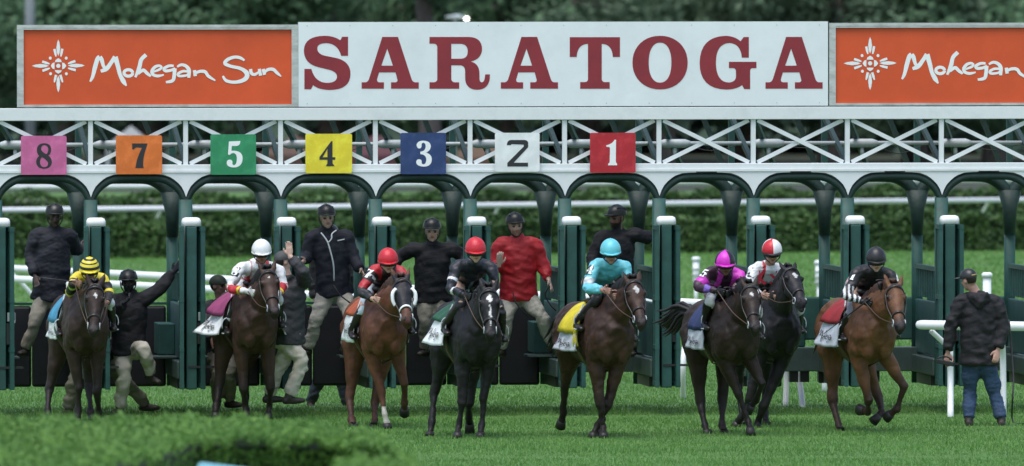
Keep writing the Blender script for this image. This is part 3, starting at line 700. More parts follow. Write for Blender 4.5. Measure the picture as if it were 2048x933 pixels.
# ------------------------------------------------------------------ near hedge at the bottom left, out of focus
def near_hedge(name, label, edge, z1, n, seed, m):
    """edge: list of (px, front depth, back depth)"""
    r = np.random.default_rng(seed); P = []; N = []
    xs = np.array([e[0] for e in edge], float); fr = np.array([e[1] for e in edge], float); bk = np.array([e[2] for e in edge], float); dr = np.array([e[3] for e in edge], float)
    px = r.uniform(xs[0], xs[-1], n); kind = r.uniform(0, 1, n)
    f = np.interp(px, xs, fr); b = np.interp(px, xs, bk); dz = np.interp(px, xs, dr)
    for i in range(n):
        lump = .022 * math.sin(px[i] * .05 + seed) + .018 * math.sin(px[i] * .13 + 2) + r.normal(0, .022)
        if kind[i] < .76:
            d_ = r.uniform(f[i], b[i]); tt = (d_ - f[i]) / max(b[i] - f[i], .01); z = z1 - dz[i] + lump - .015 * max(0, .12 - tt) / .12; nn = (0, -.1, 1)
        else:
            d_ = f[i] + .45 + lump * 3 + r.uniform(0, .5); z = r.uniform(.1, z1 - dz[i] - .1); nn = (.2, -1, .25)
        x = (px[i] - 1024) / FPX * d_
        P.append((x, d_, z)); N.append(nn)
    loc = Vector(((xs.mean() - 1024) / FPX * fr.mean(), fr.mean(), 0))
    root = empty(name, loc, label, 'hedge', 'hedges along the course')
    mb = MB(); V = []; F = []
    for i in range(len(xs)):
        for d_ in (fr[i] + .9, bk[i] - .05):
            x = (xs[i] - 1024) / FPX * d_; V += [(x, d_, 0), (x, d_, z1 - dr[i] - .09)]
    for i in range(len(xs) - 1):
        a = i * 4; F += [(a, a + 4, a + 5, a + 1), (a + 1, a + 5, a + 7, a + 3), (a + 2, a + 3, a + 7, a + 6)]
    F += [(0, 1, 3, 2), tuple(len(V) - 4 + q for q in (0, 2, 3, 1))]
    mb.add(V, F); mb.build('hedge_core', HCORE, root, smooth=False)
    fast_tris('foliage', leaf_quads(np.array(P), np.array(N), .019, r, .6), m, 4, parent=root)
NEARL = leaf_mat('near_hedge_leaves', (.040, .120, .020), (.150, .300, .060), 1.5)
near_hedge('garden_hedge', 'broad out of focus green hedge across the bottom left corner', [(-60, 91.5, 103.5, 0), (140, 92.2, 103.2, .01), (270, 94.5, 103.1, .005), (400, 98.6, 103, .0), (520, 99.3, 103, .02), (640, 99.8, 102.8, .06), (740, 100.0, 102.2, .12), (800, 100.2, 101.6, .20), (830, 100.4, 101, .30)], 1.53, 80000, 21, NEARL)
near_hedge('garden_hedge', 'low blurred green hedge top at the bottom edge left of centre', [(600, 84, 88, .12), (680, 84, 89.4, .02), (760, 84, 90, 0), (830, 84, 89.5, .03), (890, 84, 88, .14)], 1.70, 20000, 23, NEARL)
BLUEP = mat('light_blue_plastic', (.16, .42, .50), .45, .08, 5)
c = W(468, 940, 92.0)
tb_ = empty('blue_bin', (c.x, c.y, 0), 'light blue lid of a bin poking up at the bottom edge before the hedge', 'bin')
mb = MB(); q = Vector((c.x, c.y, 0))
mb.loft([q, q + EZ * (c.z - .09)], (1, 0, 0), [.20, .235], [.2, .22], 18, sq=.6); mb.build('bin_body', BLUEP, tb_)
mb = MB(); tx_ = Vector((math.cos(.13), 0, -math.sin(.13))); mb.box(c - EZ * .02, (.52, .46, .07), (tx_, Vector((0, 1, 0)), tx_.cross(Vector((0, 1, 0))))); mb.build('bin_lid', BLUEP, tb_, smooth=False, bevel=.025)

# ------------------------------------------------------------------ trees beyond the track
BARK = mat('bark', (.10, .085, .075), .85, .35, 3, bump=.5, bscale=8, aniso=(1, 1, .25))
TL = [leaf_mat('tree_leaves_dark', (.050, .100, .066), (.095, .175, .105), .25), leaf_mat('tree_leaves_mid', (.058, .120, .066), (.115, .215, .105), .25), leaf_mat('tree_leaves_olive', (.062, .110, .066), (.120, .190, .108), .25)]
def tree(label, px, dpt, H, rad, zlow, kind, seed, tr=.28, n=15000, leaf=.13):
    r = np.random.default_rng(seed); x = (px - 1024) / FPX * dpt; base = Vector((x, dpt, 0))
    root = empty('tree', base, label, 'tree', 'trees beyond the track')
    mb = MB(); lean = r.normal(0, .3, 2)
    T = [base, base + Vector((lean[0] * .2, lean[1] * .2, H * .25)), base + Vector((lean[0], lean[1], H * .6)), base + Vector((lean[0] * 1.2, lean[1], H * .85))]
    mb.tube(T, [tr * 1.35, tr, tr * .7, tr * .25], 10, res=4)
    L = []
    for i in range(9):
        a = r.uniform(0, 6.28); z = r.uniform(max(zlow, .8), H * .7); e = rad * r.uniform(.5, .85)
        p0 = base + Vector((0, 0, z)); p1 = p0 + Vector((math.cos(a) * e * .5, math.sin(a) * e * .5, e * .25)); p2 = p0 + Vector((math.cos(a) * e, math.sin(a) * e, e * .3))
        mb.tube([p0, p1, p2], [tr * .38, tr * .25, tr * .1], 7, res=3); L.append(p2)
    mb.build('trunk', BARK, root)
    P = []; N = []
    nc = 60; cz = (H + zlow) / 2; hz = (H - zlow) / 2
    while nc:
        q = r.uniform(-1, 1, 3)
        if q @ q > 1: continue
        nc -= 1
        c = np.array([x + q[0] * rad, dpt + q[1] * rad, cz + q[2] * hz]); cr = rad * r.uniform(.18, .36)
        m = n // 60; dv = r.normal(size=(m, 3)); dv /= np.linalg.norm(dv, axis=1)[:, None]
        pp = c + dv * cr * r.uniform(.55, 1.05, (m, 1)) * np.array([1, 1, .75]); P.append(pp); N.append(dv + np.array([0, 0, .4]))
    fast_tris('crown', leaf_quads(np.vstack(P), np.vstack(N), leaf, r, .6), TL[kind], 4, parent=root)
spec = [(-70, 352, 13, 4.6, .7, 0), (130, 345, 12, 3.8, 2.0, 1), (300, 356, 14, 4.4, 1.6, 2), (470, 343, 12, 3.6, 1.7, 1), (660, 350, 13, 4.2, 1.5, 0), (1010, 346, 13, 4.2, 1.4, 1), (1180, 358, 15, 4.2, 1.7, 0), (1330, 342, 12, 3.8, 1.9, 2), (1490, 350, 14, 4.2, 1.6, 1), (1660, 344, 12, 4.0, 1.5, 2), (1830, 352, 14, 4.4, 1.2, 0), (1990, 345, 12, 3.8, 1.6, 1), (2120, 355, 13, 4.0, 1.2, 0)]
nm = ['left edge of the picture', 'orange billboard emblem', 'middle of the left orange billboard', 'right half of the left orange billboard', 'first letter of the white billboard', 'white billboard right of the grey trunk', 'centre right of the white billboard', 'round letter of the white billboard', 'letter before last on the white billboard', 'right end of the white billboard', 'right orange billboard emblem', 'script on the right orange billboard', 'right edge of the picture']
kn = ['dark green', 'mid green', 'olive green']
for i, (px, dp, H, rd, zl, kd) in enumerate(spec):
    tree('%s blurred tree beyond the track behind the %s' % (kn[kd], nm[i]), px, dp, H * .52, rd, zl * .7, kd, 100 + i)
tree('tree with a thick pale grey trunk rising behind the white billboard', 862, 333, 11, 4.0, 4.9, 0, 140, tr=.24)
r = np.random.default_rng(77); n = 60000
P = np.stack([r.uniform(-55, 55, n), r.uniform(368, 386, n), r.uniform(0, 12, n)], 1)
P[:, 2] *= .8 + .2 * np.sin(P[:, 0] * .55)
meta(fast_tris('far_wood', leaf_quads(P, np.tile([0, -.6, .6], (n, 1)), .5, r, .7), leaf_mat('far_leaves', (.06, .10, .075), (.10, .165, .115), .2), 4), 'dark mass of far woodland filling the background', 'wood', kind='stuff')
# pole and lit lamp over the billboards
p = W(60, 60, 320); root = empty('lamp_pole', (p.x, p.y, 0), 'pale grey pole rising behind the left end of the orange billboard', 'pole')
mb = MB(); mb.tube([(p.x, p.y, -.1), (p.x, p.y, 9)], [.13, .11], 12); mb.build('shaft', mat('pole_grey', (.26, .29, .30), .6, .15, 2), root)
mb = MB(); mb.tube([(p.x, p.y, 0), (p.x, p.y, .5)], [.2, .2], 12); mb.build('base', GREYBOX, root)
p = W(928, 38, 300); root = empty('floodlight', (p.x, p.y, 0), 'small lit lamp just above the top edge of the white billboard', 'lamp')
mb = MB(); mb.tube([(p.x - .2, p.y + .2, 0), (p.x - .2, p.y + .2, p.z)], .05, 8); mb.build('post', GREYBOX, root)
mb = MB(); mb.loft([p + Vector((-.40, .1, .03)), p + Vector((-.15, 0, .05)), p + Vector((.02, 0, .01))], (0, 1, 0), [.07, .12, .10], [.03, .06, .05], 10); mb.build('housing', STEEL, root)
mb = MB(); mb.ell(p + Vector((.06, -.05, 0)), (.045, .03, .035)); mb.build('bulb', mat('lit_bulb', (1, .95, .85), .4, emit=((1, .93, .8), 6)), root)
# canopies and carts standing under the trees, only glimpsed through the truss
def canopy(label, px, dp, wd, h, colr, nmx):
    x = (px - 1024) / FPX * dp; root = empty('canopy_tent', (x, dp, 0), label, 'tent', 'tents under the trees')
    mb = MB(); c = Vector((x, dp, 0)); q = wd / 2
    V = [c + Vector((sx * q, sy * q, h - .5)) for sx, sy in ((-1, -1), (1, -1), (1, 1), (-1, 1))] + [c + Vector((0, 0, h))] + [c + Vector((sx * q, sy * q, h - .75)) for sx, sy in ((-1, -1), (1, -1), (1, 1), (-1, 1))]
    mb.add(V, [(0, 1, 4), (1, 2, 4), (2, 3, 4), (3, 0, 4)] + [(i, 5 + i, 5 + (i + 1) % 4, (i + 1) % 4) for i in range(4)])
    mb.build('roof', mat(nmx, colr, .6, .1, 2), root, smooth=False)
    for sx, sy in ((-1, -1), (1, -1), (1, 1), (-1, 1)):
        mb = MB(); b = c + Vector((sx * (q - .05), sy * (q - .05), 0)); mb.tube([b, b + Vector((0, 0, h - .5))], .035, 8); mb.build('leg', STEEL, root)
canopy('white tent roof glimpsed through the truss between the 8 and 7 boards', 262, 318, 1.2, 1.42, (.22, .24, .24), 'tent_white')
canopy('maroon tent glimpsed through the truss left of the blue 3 board', 752, 322, 2.2, 1.15, (.07, .018, .022), 'tent_maroon')
canopy('brown tent glimpsed through the truss between the 5 and 4 boards', 590, 326, 1.8, 1.1, (.075, .04, .026), 'tent_brown')
canopy('dull orange tent glimpsed through the truss between the 3 and 2 boards', 962, 324, 1.7, 1.05, (.09, .05, .026), 'tent_orange')
# ------------------------------------------------------------------ figures: helpers
def V3(p): return Vector(p)
def solve(p0, px, py, L, s):
    """joint seen at pixel (px,py), bone length L from p0; s=-1 nearer the camera, +1 farther"""
    q = W(px, py, p0.y); lat = (q - p0).length
    dd = s * math.sqrt(max(L * L - lat * lat, 0)) if s else 0
    return W(px, py, p0.y + dd)
def lerp(a, b, t): return a + (b - a) * t
COAT = mat('coat', attr=True, rough=.54, noise=.32, nscale=6, bump=.22, bscale=90, spec=.34)
SKIN = mat('skin', attr=True, rough=.5, noise=.12, nscale=30)
CLOTHV = mat('silks', attr=True, rough=.5, noise=.12, nscale=14, bump=.2, bscale=40)
HOOF = mat('hoof_horn', (.018, .016, .015), .5, .25, 15)
EYE = mat('dark_eye', (.008, .006, .005), .12, 0)
HAIR = {}
def cloth(name, c, rough=.75, noise=.12): return mat('cloth_' + name, c, rough, noise, 12, bump=.25, bscale=60, dirt=(tuple(x * .7 for x in c), .2, 3))
def garment(name, mb, vox, m, parent, wl=.10, amp=.005, seed=1, colors=None, sm=3, plain=7):
    me, co = remesh(mb, vox, sm, plain=plain)
    N = normals(me, co); fz = vnoise(co * np.array([.75, .75, 1.1]), wl * 1.4, seed); co = co + N * ((np.sign(fz) * np.abs(fz) ** 1.4) * amp + vnoise(co * np.array([.7, .7, 1.2]), wl * .6, seed + 9) * amp * .35)[:, None]
    return skin_object(me, co, name, m, parent, colors(co) if colors else None)

# ------------------------------------------------------------------ people
def hand(mb, wrist, dr, side, curl=.5, r=.0092, nrm=None):
    """five fingers; dr = forearm direction, side = thumb direction"""
    dr = dr.normalized(); side = (side - dr * side.dot(dr)).normalized(); nm = nrm if nrm else dr.cross(side); nm = (nm - dr * nm.dot(dr)).normalized()
    k = wrist + dr * .092
    mb.loft([wrist - dr * .03, wrist, wrist + dr * .03, wrist + dr * .07, k + dr * .006], side, [.026, .027, .036, .042, .040], [.021, .019, .016, .015, .012], 12)
    for i, (o, ln) in enumerate(((.031, .070), (.0105, .080), (-.0105, .074), (-.031, .058))):
        p = k + side * o; a = curl * (1.0 + .12 * i); P = [p - dr * .012]
        ang = 0; q = p
        for sgm in (.44, .32, .26):
            P.append(q); q = q + (dr * math.cos(ang) + nm * math.sin(ang) + side * (o * 1.6)) * (ln * sgm); ang += a
        P.append(q); mb.tube(P, [r, r, r * .96, r * .9, r * .72], 8, lat=side)
    t0 = wrist + dr * .025 + side * .026
    mb.tube([t0, t0 + side * .026 + dr * .022, t0 + side * .038 + dr * .050 + nm * .012 * curl * 2, t0 + side * .034 + dr * .074 + nm * .028 * curl * 2], [.013, .0125, .0105, .008], 8, lat=nm)

def person(label, J, O, group, cat='person'):
    """J: joints in the place (A = picture left side, B = picture right side); O: outfit"""
    lo = min(J['anA'].z, J['anB'].z); base = Vector((J['pel'].x, J['pel'].y, max(lo - .09, 0)))
    root = empty('person', base, label, cat, group); seed = O.get('seed', 1)
    shA, shB, pel = J['shA'], J['shB'], J['pel']; hA, hB = J['hipA'], J['hipB']
    ch = (shA + shB) / 2; lat = (shB - shA).normalized(); hl = (hB - hA).normalized()
    spine = (ch - pel); sl = spine.length; sd = spine.normalized()
    face = J['face'].normalized(); hd = J['head']; hup = J.get('hup', (hd - ch).normalized() * .35 + Vector((0, 0, .65))).normalized()
    face = (face - hup * face.dot(hup)).normalized(); hs = hup.cross(face).normalized()
    k = O.get('k', 1.0); g = O.get('girth', 1.0)
    sk = np.array(O.get('skin', (.30, .165, .11)))
    # body: one continuous skin
    mb = MB()
    tors = [pel - sd * .06, pel + sd * .06, lerp(pel, ch, .42), lerp(pel, ch, .78), ch - sd * .02, ch + sd * .03]
    lats = [hl, hl, lat, lat, lat, lat]
    mb.loft(tors, lats, [.12 * g, .13 * g, .115 * g, .125, .10, .07], [.08 * g, .09 * g, .08 * g, .09, .06, .045], 14)
    nb = ch + sd * .0; mb.tube([nb, lerp(nb, hd, .5), hd - hup * .03], [.065, .056, .056], 12, lat=hs)
    ax = (hs, face, hup)
    mb.ell(hd + hup * .025 - face * .008, (.074, .094, .100), ax, 18, 14)
    mb.ell(hd - hup * .045 + face * .022, (.056, .066, .072), ax, 16, 12)
    mb.ell(hd - hup * .098 + face * .052, (.026, .026, .022), ax)
    mb.ell(hd - hup * .018 + face * .088, (.011, .022, .028), ax); mb.ell(hd - hup * .038 + face * .097, (.016, .015, .012), ax)
    mb.ell(hd + hup * .020 + face * .078, (.050, .016, .013), ax)
    mb.ell(hd - hup * .064 + face * .076, (.022, .013, .010), ax)
    for s_ in (-1, 1):
        mb.ell(hd + hs * (s_ * .076) - face * .005 - hup * .008, (.010, .020, .030), ax, 10, 7)
        mb.ell(hd + hs * (s_ * .040) + face * .062 - hup * .022, (.020, .018, .018), ax)
    limbs = [(shA, J['elA'], J['haA'], 'A'), (shB, J['elB'], J['haB'], 'B')]
    for (s_, e, h, sfx) in limbs:
        mb.tube([lerp(s_, ch, .35), lerp(s_, ch, .1) - sd * .015, lerp(s_, e, .5), e, lerp(e, h, .35), h], [.036, .036, .036, .033, .036, .026], 10)
        fd = (h - e).normalized(); th = J.get('th' + sfx, Vector((0, 0, 1)) + lat * (.5 if sfx == 'A' else -.5))
        if not O.get('gloves'): hand(mb, h, J.get('hd' + sfx, fd), th, J.get('cu' + sfx, .55))
    for (hp, kn, an, to) in ((hA, J['knA'], J['anA'], J['toA']), (hB, J['knB'], J['anB'], J['toB'])):
        mb.tube([lerp(pel, hp, .6), hp, lerp(hp, kn, .5), kn, lerp(kn, an, .3), an, an - Vector((0, 0, .04))], [.08, .085, .07, .052, .052, .036, .036], 12)
        t = to.normalized(); mb.loft([an - Vector((0, 0, .035)) - t * .05, an - Vector((0, 0, .045)) + t * .04, an - Vector((0, 0, .06)) + t * .13], t.cross(Vector((0, 0, 1))), [.03, .036, .034], [.035, .03, .016], 10)
    me, co = remesh(mb, O.get('vox', .0088), 2)
    rel = co - np.array(hd); xs, ys, zs = rel @ np.array(hs), rel @ np.array(face), rel @ np.array(hup)
    c = np.tile(sk, (len(co), 1)); near = (np.abs(xs) < .11) & (np.abs(ys) < .14) & (np.abs(zs) < .17)
    for s_ in (-1, 1):
        e = near & (ys > .045) & (((xs - s_ * .034) / .017) ** 2 + ((zs + .002) / .011) ** 2 < 1); c[e] = (.02, .015, .012)
        e = near & (ys > .05) & (((xs - s_ * .034) / .024) ** 2 + ((zs - .022) / .008) ** 2 < 1); c[e] = sk * .3
    e = near & (ys > .06) & ((xs / .026) ** 2 + ((zs + .064) / .009) ** 2 < 1); c[e] = sk * np.array([.75, .42, .42])
    cheek = near & (ys > .04) & (zs < -.01) & (zs > -.05); c[cheek] *= np.array([1.08, .95, .93])
    if O.get('beard'):
        e = near & (zs < -.045) & (ys > -.01) & ~((np.abs(zs + .064) < .008) & (np.abs(xs) < .024) & (ys > .06)); c[e] = O['beard']
    if O.get('mask'):
        e = near & (zs < -.018) & (ys > -.05); c[e] = O['mask']
    e = near & (zs > .035) & (ys < .055) | near & (ys < -.03) & (zs > -.04); c[e] = O.get('hair', (.02, .014, .01))
    skin_object(me, co, 'body', SKIN, root, c)
    # jacket or silks
    tk = O.get('thick', .026); fl = O.get('flare', 0); m = MB(); ln = O.get('hem', .10)
    T = [pel - sd * ln, pel + sd * .04, lerp(pel, ch, .40), lerp(pel, ch, .74), ch - sd * .03, ch + sd * .035]
    m.loft(T, lats, [(.152 + tk) * g + fl, (.154 + tk) * g, (.148 + tk) * g, .165 + tk, .145 + tk * .8, .085], [(.110 + tk) * g + fl, (.114 + tk) * g, (.108 + tk) * g, .115 + tk, .085 + tk, .058], 18)
    m.tube([ch + sd * .0, ch + sd * .045 + Vector((0, 0, .02)), ch + sd * .055 + Vector((0, 0, .045))], [.085, .078, .066], 12, lat=lat)
    B = [(pel, ch)]
    for (s_, e, h, sfx) in limbs:
        cuff = O.get('cuff', .93)
        m.tube([lerp(s_, ch, .6) - sd * .035, lerp(s_, ch, .22) - sd * .02, lerp(s_, e, .16), lerp(s_, e, .5), e, lerp(e, h, .5), lerp(e, h, cuff)], [.085 + tk * .4, .070 + tk * .6, .060 + tk * .75, .052 + tk * .75, .046 + tk * .75, .042 + tk * .6, .034 + tk * .5], 14, res=2)
        B += [(s_, e), (e, h)]
    cf = O.get('paint')
    def colr(co):
        I, Tt, D = bones(co, B); rl = co - np.array(lerp(pel, ch, .5))
        fr = rl @ np.array(sd.cross(lat) if sd.cross(lat).dot(face) > 0 else -sd.cross(lat)); lx = rl @ np.array(lat); up_ = rl @ np.array(sd) / max(sl, .1)
        return cf(I, Tt, lx, up_, fr)
    garment(O.get('top_name', 'jacket'), m, O.get('tvox', .0115), CLOTHV if cf else O['top'], root, .11, O.get('wr', .006), seed, colr if cf else None)
    if O.get('hood'):
        m = MB(); bk = Vector(O['hood']); m.loft([ch + sd * .05 + lat * -.12, ch + sd * .035 + bk * .10 + lat * -.085, ch - sd * .015 + bk * .165, ch + sd * .035 + bk * .10 + lat * .085, ch + sd * .05 + lat * .12], sd, [.03, .065, .10, .065, .03], [.03, .045, .055, .045, .03], 12)
        garment('hood', m, .012, O['top'], root, .08, .006, seed + 3)
    # trousers
    m = MB()
    m.loft([pel + sd * .10, pel + sd * .0, pel - sd * .08, pel - sd * .13], hl, [.145 * g, .160 * g, .150 * g, .10], [.108 * g, .122 * g, .115 * g, .075], 16)
    for (hp, kn, an) in ((hA, J['knA'], J['anA']), (hB, J['knB'], J['anB'])):
        ank = lerp(kn, an, O.get('leg_end', .98)); w_ = O.get('legw', 1.0)
        m.tube([lerp(pel, hp, .55), hp, lerp(hp, kn, .5), kn, lerp(kn, ank, .5), ank], [.095, .104 * w_, .088 * w_, .070 * w_, .068 * w_, .058 * w_], 14, res=3)
    garment('trousers', m, .0125, O['legs'], root, .12, O.get('lwr', .007), seed + 5)
    # boots
    for (kn, an, to) in ((J['knA'], J['anA'], J['toA']), (J['knB'], J['anB'], J['toB'])):
        t = to.normalized(); z = Vector((0, 0, 1)); z = (z - t * z.dot(t)).normalized(); sdv = t.cross(z); m = MB()
        if O.get('tall'):
            m.tube([lerp(kn, an, .12), lerp(kn, an, .4), lerp(kn, an, .8), an, an - z * .03], [.062, .064, .050, .044, .044], 12)
        else: m.tube([lerp(an, kn, .22), an, an - z * .04], [.052, .052, .05], 12)
        q = an - z * .055
        m.loft([q - t * .075, q - t * .05, q + t * .05, q + t * .13, q + t * .175, q + t * .195], sdv, [.028, .038, .042, .046, .038, .018], [.035, .042, .044, .034, .027, .016], 14)
        garment('boot', m, .010, O['boots'], root, .1, .002, seed, plain=2)
    if O.get('gloves'):
        for (s_, e, h, sfx) in limbs:
            m = MB(); fd = J.get('hd' + sfx, (h - e).normalized()); th = J.get('th' + sfx, Vector((0, 0, 1)) + lat * (.5 if sfx == 'A' else -.5))
            m.tube([h - fd * .05, h], [.034, .031], 10); hand(m, h, fd, th, J.get('cu' + sfx, .9), r=.0108)
            garment('glove', m, .0085, O['gloves'], root, .1, .001, 2, sm=2, plain=0)
    headgear(root, hd, hs, face, hup, O)
    return root, dict(hd=hd, hs=hs, face=face, hup=hup, ch=ch, lat=lat, sd=sd)

def dome(hd, hs, face, hup, R, z0, mats, fn, name, root, lift=.03):
    """helmet shell, faces coloured by fn(lat 0..1, lon)"""
    n, m = 32, 14; V = []; F = []; mi = []
    c = hd + hup * lift
    for i in range(m + 1):
        th = (math.pi / 2 + z0) * (1 - i / m)
        for k_ in range(n):
            a = 2 * math.pi * k_ / n
            V.append(c + hs * (R[0] * math.sin(th) * math.cos(a)) + face * (R[1] * math.sin(th) * math.sin(a)) + hup * (R[2] * math.cos(th)))
    for i in range(m):
        for k_ in range(n):
            k2 = (k_ + 1) % n; F.append((i * n + k_, i * n + k2, (i + 1) * n + k2, (i + 1) * n + k_)); mi.append(fn((i + .5) / m, 2 * math.pi * (k_ + .5) / n))
    mb = MB(); mb.add(V, F); mb.mi = mi
    return mb.build(name, mats, root)
HELM = mat('helmet_black', (.014, .016, .016), .38, .2, 12)
GOG = mat('goggle_lens', (.010, .011, .013), .12, 0, spec=.7)
def headgear(root, hd, hs, face, hup, O):
    kd = O.get('headgear', 'helmet')
    if kd == 'helmet':
        hm = O.get('helm', HELM)
        dome(hd, hs, face, hup, (.108, .126, .115), .06, [hm], lambda a, b: 0, 'helmet', root, .044)
        mb = MB(); c = hd + hup * .044 + face * .108
        mb.loft([c - hs * .085 - face * .03, c - hs * .05 + face * .018, c + face * .034, c + hs * .05 + face * .018, c + hs * .085 - face * .03], hup, [.009] * 5, [.022, .030, .034, .030, .022], 8); mb.build('visor', hm, root)
        mb = MB()
        for s_ in (-1, 1): mb.tube([hd + hs * (s_ * .092) + hup * .02 + face * .02, hd + hs * (s_ * .080) - hup * .05 + face * .03, hd + hs * (s_ * .03) - hup * .118 + face * .05, hd - hup * .125 + face * .055], .007, 6, res=3)
        mb.build('chin_strap', BLACK, root)
        mb = MB()
        for i in range(5):
            a = (i - 2) * .035; mb.tube([hd + hs * a + hup * (.15 - abs(a) * .35) + face * .06, hd + hs * a * 1.1 + hup * (.156 - abs(a) * .5) - face * .02, hd + hs * a * 1.1 + hup * (.12 - abs(a) * .4) - face * .10], .008, 6, res=3)
        mb.build('helmet_ribs', hm, root)
        if O.get('trim'):
            mb = MB(); c = hd + hup * .033 + face * .126
            mb.loft([c - hs * .08 - face * .035, c - hs * .04, c + face * .014, c + hs * .04, c + hs * .08 - face * .035], hup, [.006] * 5, [.006] * 5, 6); mb.build('visor_trim', PRINTW, root)
    elif kd == 'cap':
        cm = O.get('helm', HELM)
        dome(hd, hs, face, hup, (.090, .108, .098), .05, [cm], lambda a, b: 0, 'cap', root, .030)
        mb = MB(); c = hd + hup * .032 + face * .10
        mb.loft([c - hs * .07 - face * .02, c - hs * .045 + face * .045, c + face * .072, c + hs * .045 + face * .045, c + hs * .07 - face * .02], hup, [.006] * 5, [.025, .04, .045, .04, .025], 8); mb.build('cap_brim', O.get('brim', cm), root)
        if O.get('trim'):
            mb = MB(); c = hd + hup * .05 - face * .106; mb.loft([c - hs * .04 + face * .012, c, c + hs * .04 + face * .012], hup, [.008] * 3, [.004] * 3, 6); mb.build('cap_badge', mat('badge_gold', (.35, .25, .08), .5), root)
    else:
        mats, fn = O['silk']
        dome(hd, hs, face, hup, (.112, .130, .128), .18, mats, fn, 'helmet', root, .024)
        mb = MB(); mb.ell(hd + hup * .152, (.012, .012, .008), (hs, face, hup)); mb.build('helmet_button', mats[0], root)
        mb = MB(); P = []
        for i in range(25):
            a = math.pi * (-.02 + 1.04 * i / 24); P.append(hd + hup * .006 + hs * (.110 * math.cos(a)) + face * (.128 * math.sin(a)))
        mb.loft(P, hup, [.008] * 25, [.006] * 25, 8); mb.build('helmet_band', mats[O.get('band', 0)], root)
        mb = MB(); c = hd + hup * .018 + face * .124
        mb.loft([c - hs * .075 - face * .03, c - hs * .04 + face * .022, c + face * .034, c + hs * .04 + face * .022, c + hs * .075 - face * .03], hup, [.008] * 5, [.018, .026, .03, .026, .018], 8); mb.build('helmet_peak', mats[O.get('band', 0)], root)
        # goggles
        gf = MB(); P = [hd + face * .066 - hs * .078 - hup * .006, hd + face * .098 - hs * .045 - hup * .006, hd + face * .112 - hup * .006, hd + face * .098 + hs * .045 - hup * .006, hd + face * .066 + hs * .078 - hup * .006]
        gf.loft(spl(P, 4), hup, [.026] * 17, [.014] * 17, 10, sq=.7); gf.build('goggle_frame', O.get('gog', BLACK), root)
        for s_ in (-1, 1):
            mb = MB(); mb.ell(hd + face * .106 + hs * (s_ * .034) - hup * .006, (.026, .012, .019), (hs, (face + hs * (s_ * .35)).normalized(), hup)); mb.build('goggle_lens', GOG, root)
        mb = MB()
        for s_ in (-1, 1): mb.tube([hd + hs * (s_ * .092) + hup * .0 + face * .02, hd + hs * (s_ * .078) - hup * .06 + face * .03, hd - hup * .122 + face * .06], .006, 6, res=3)
        mb.build('chin_strap', BLACK, root)

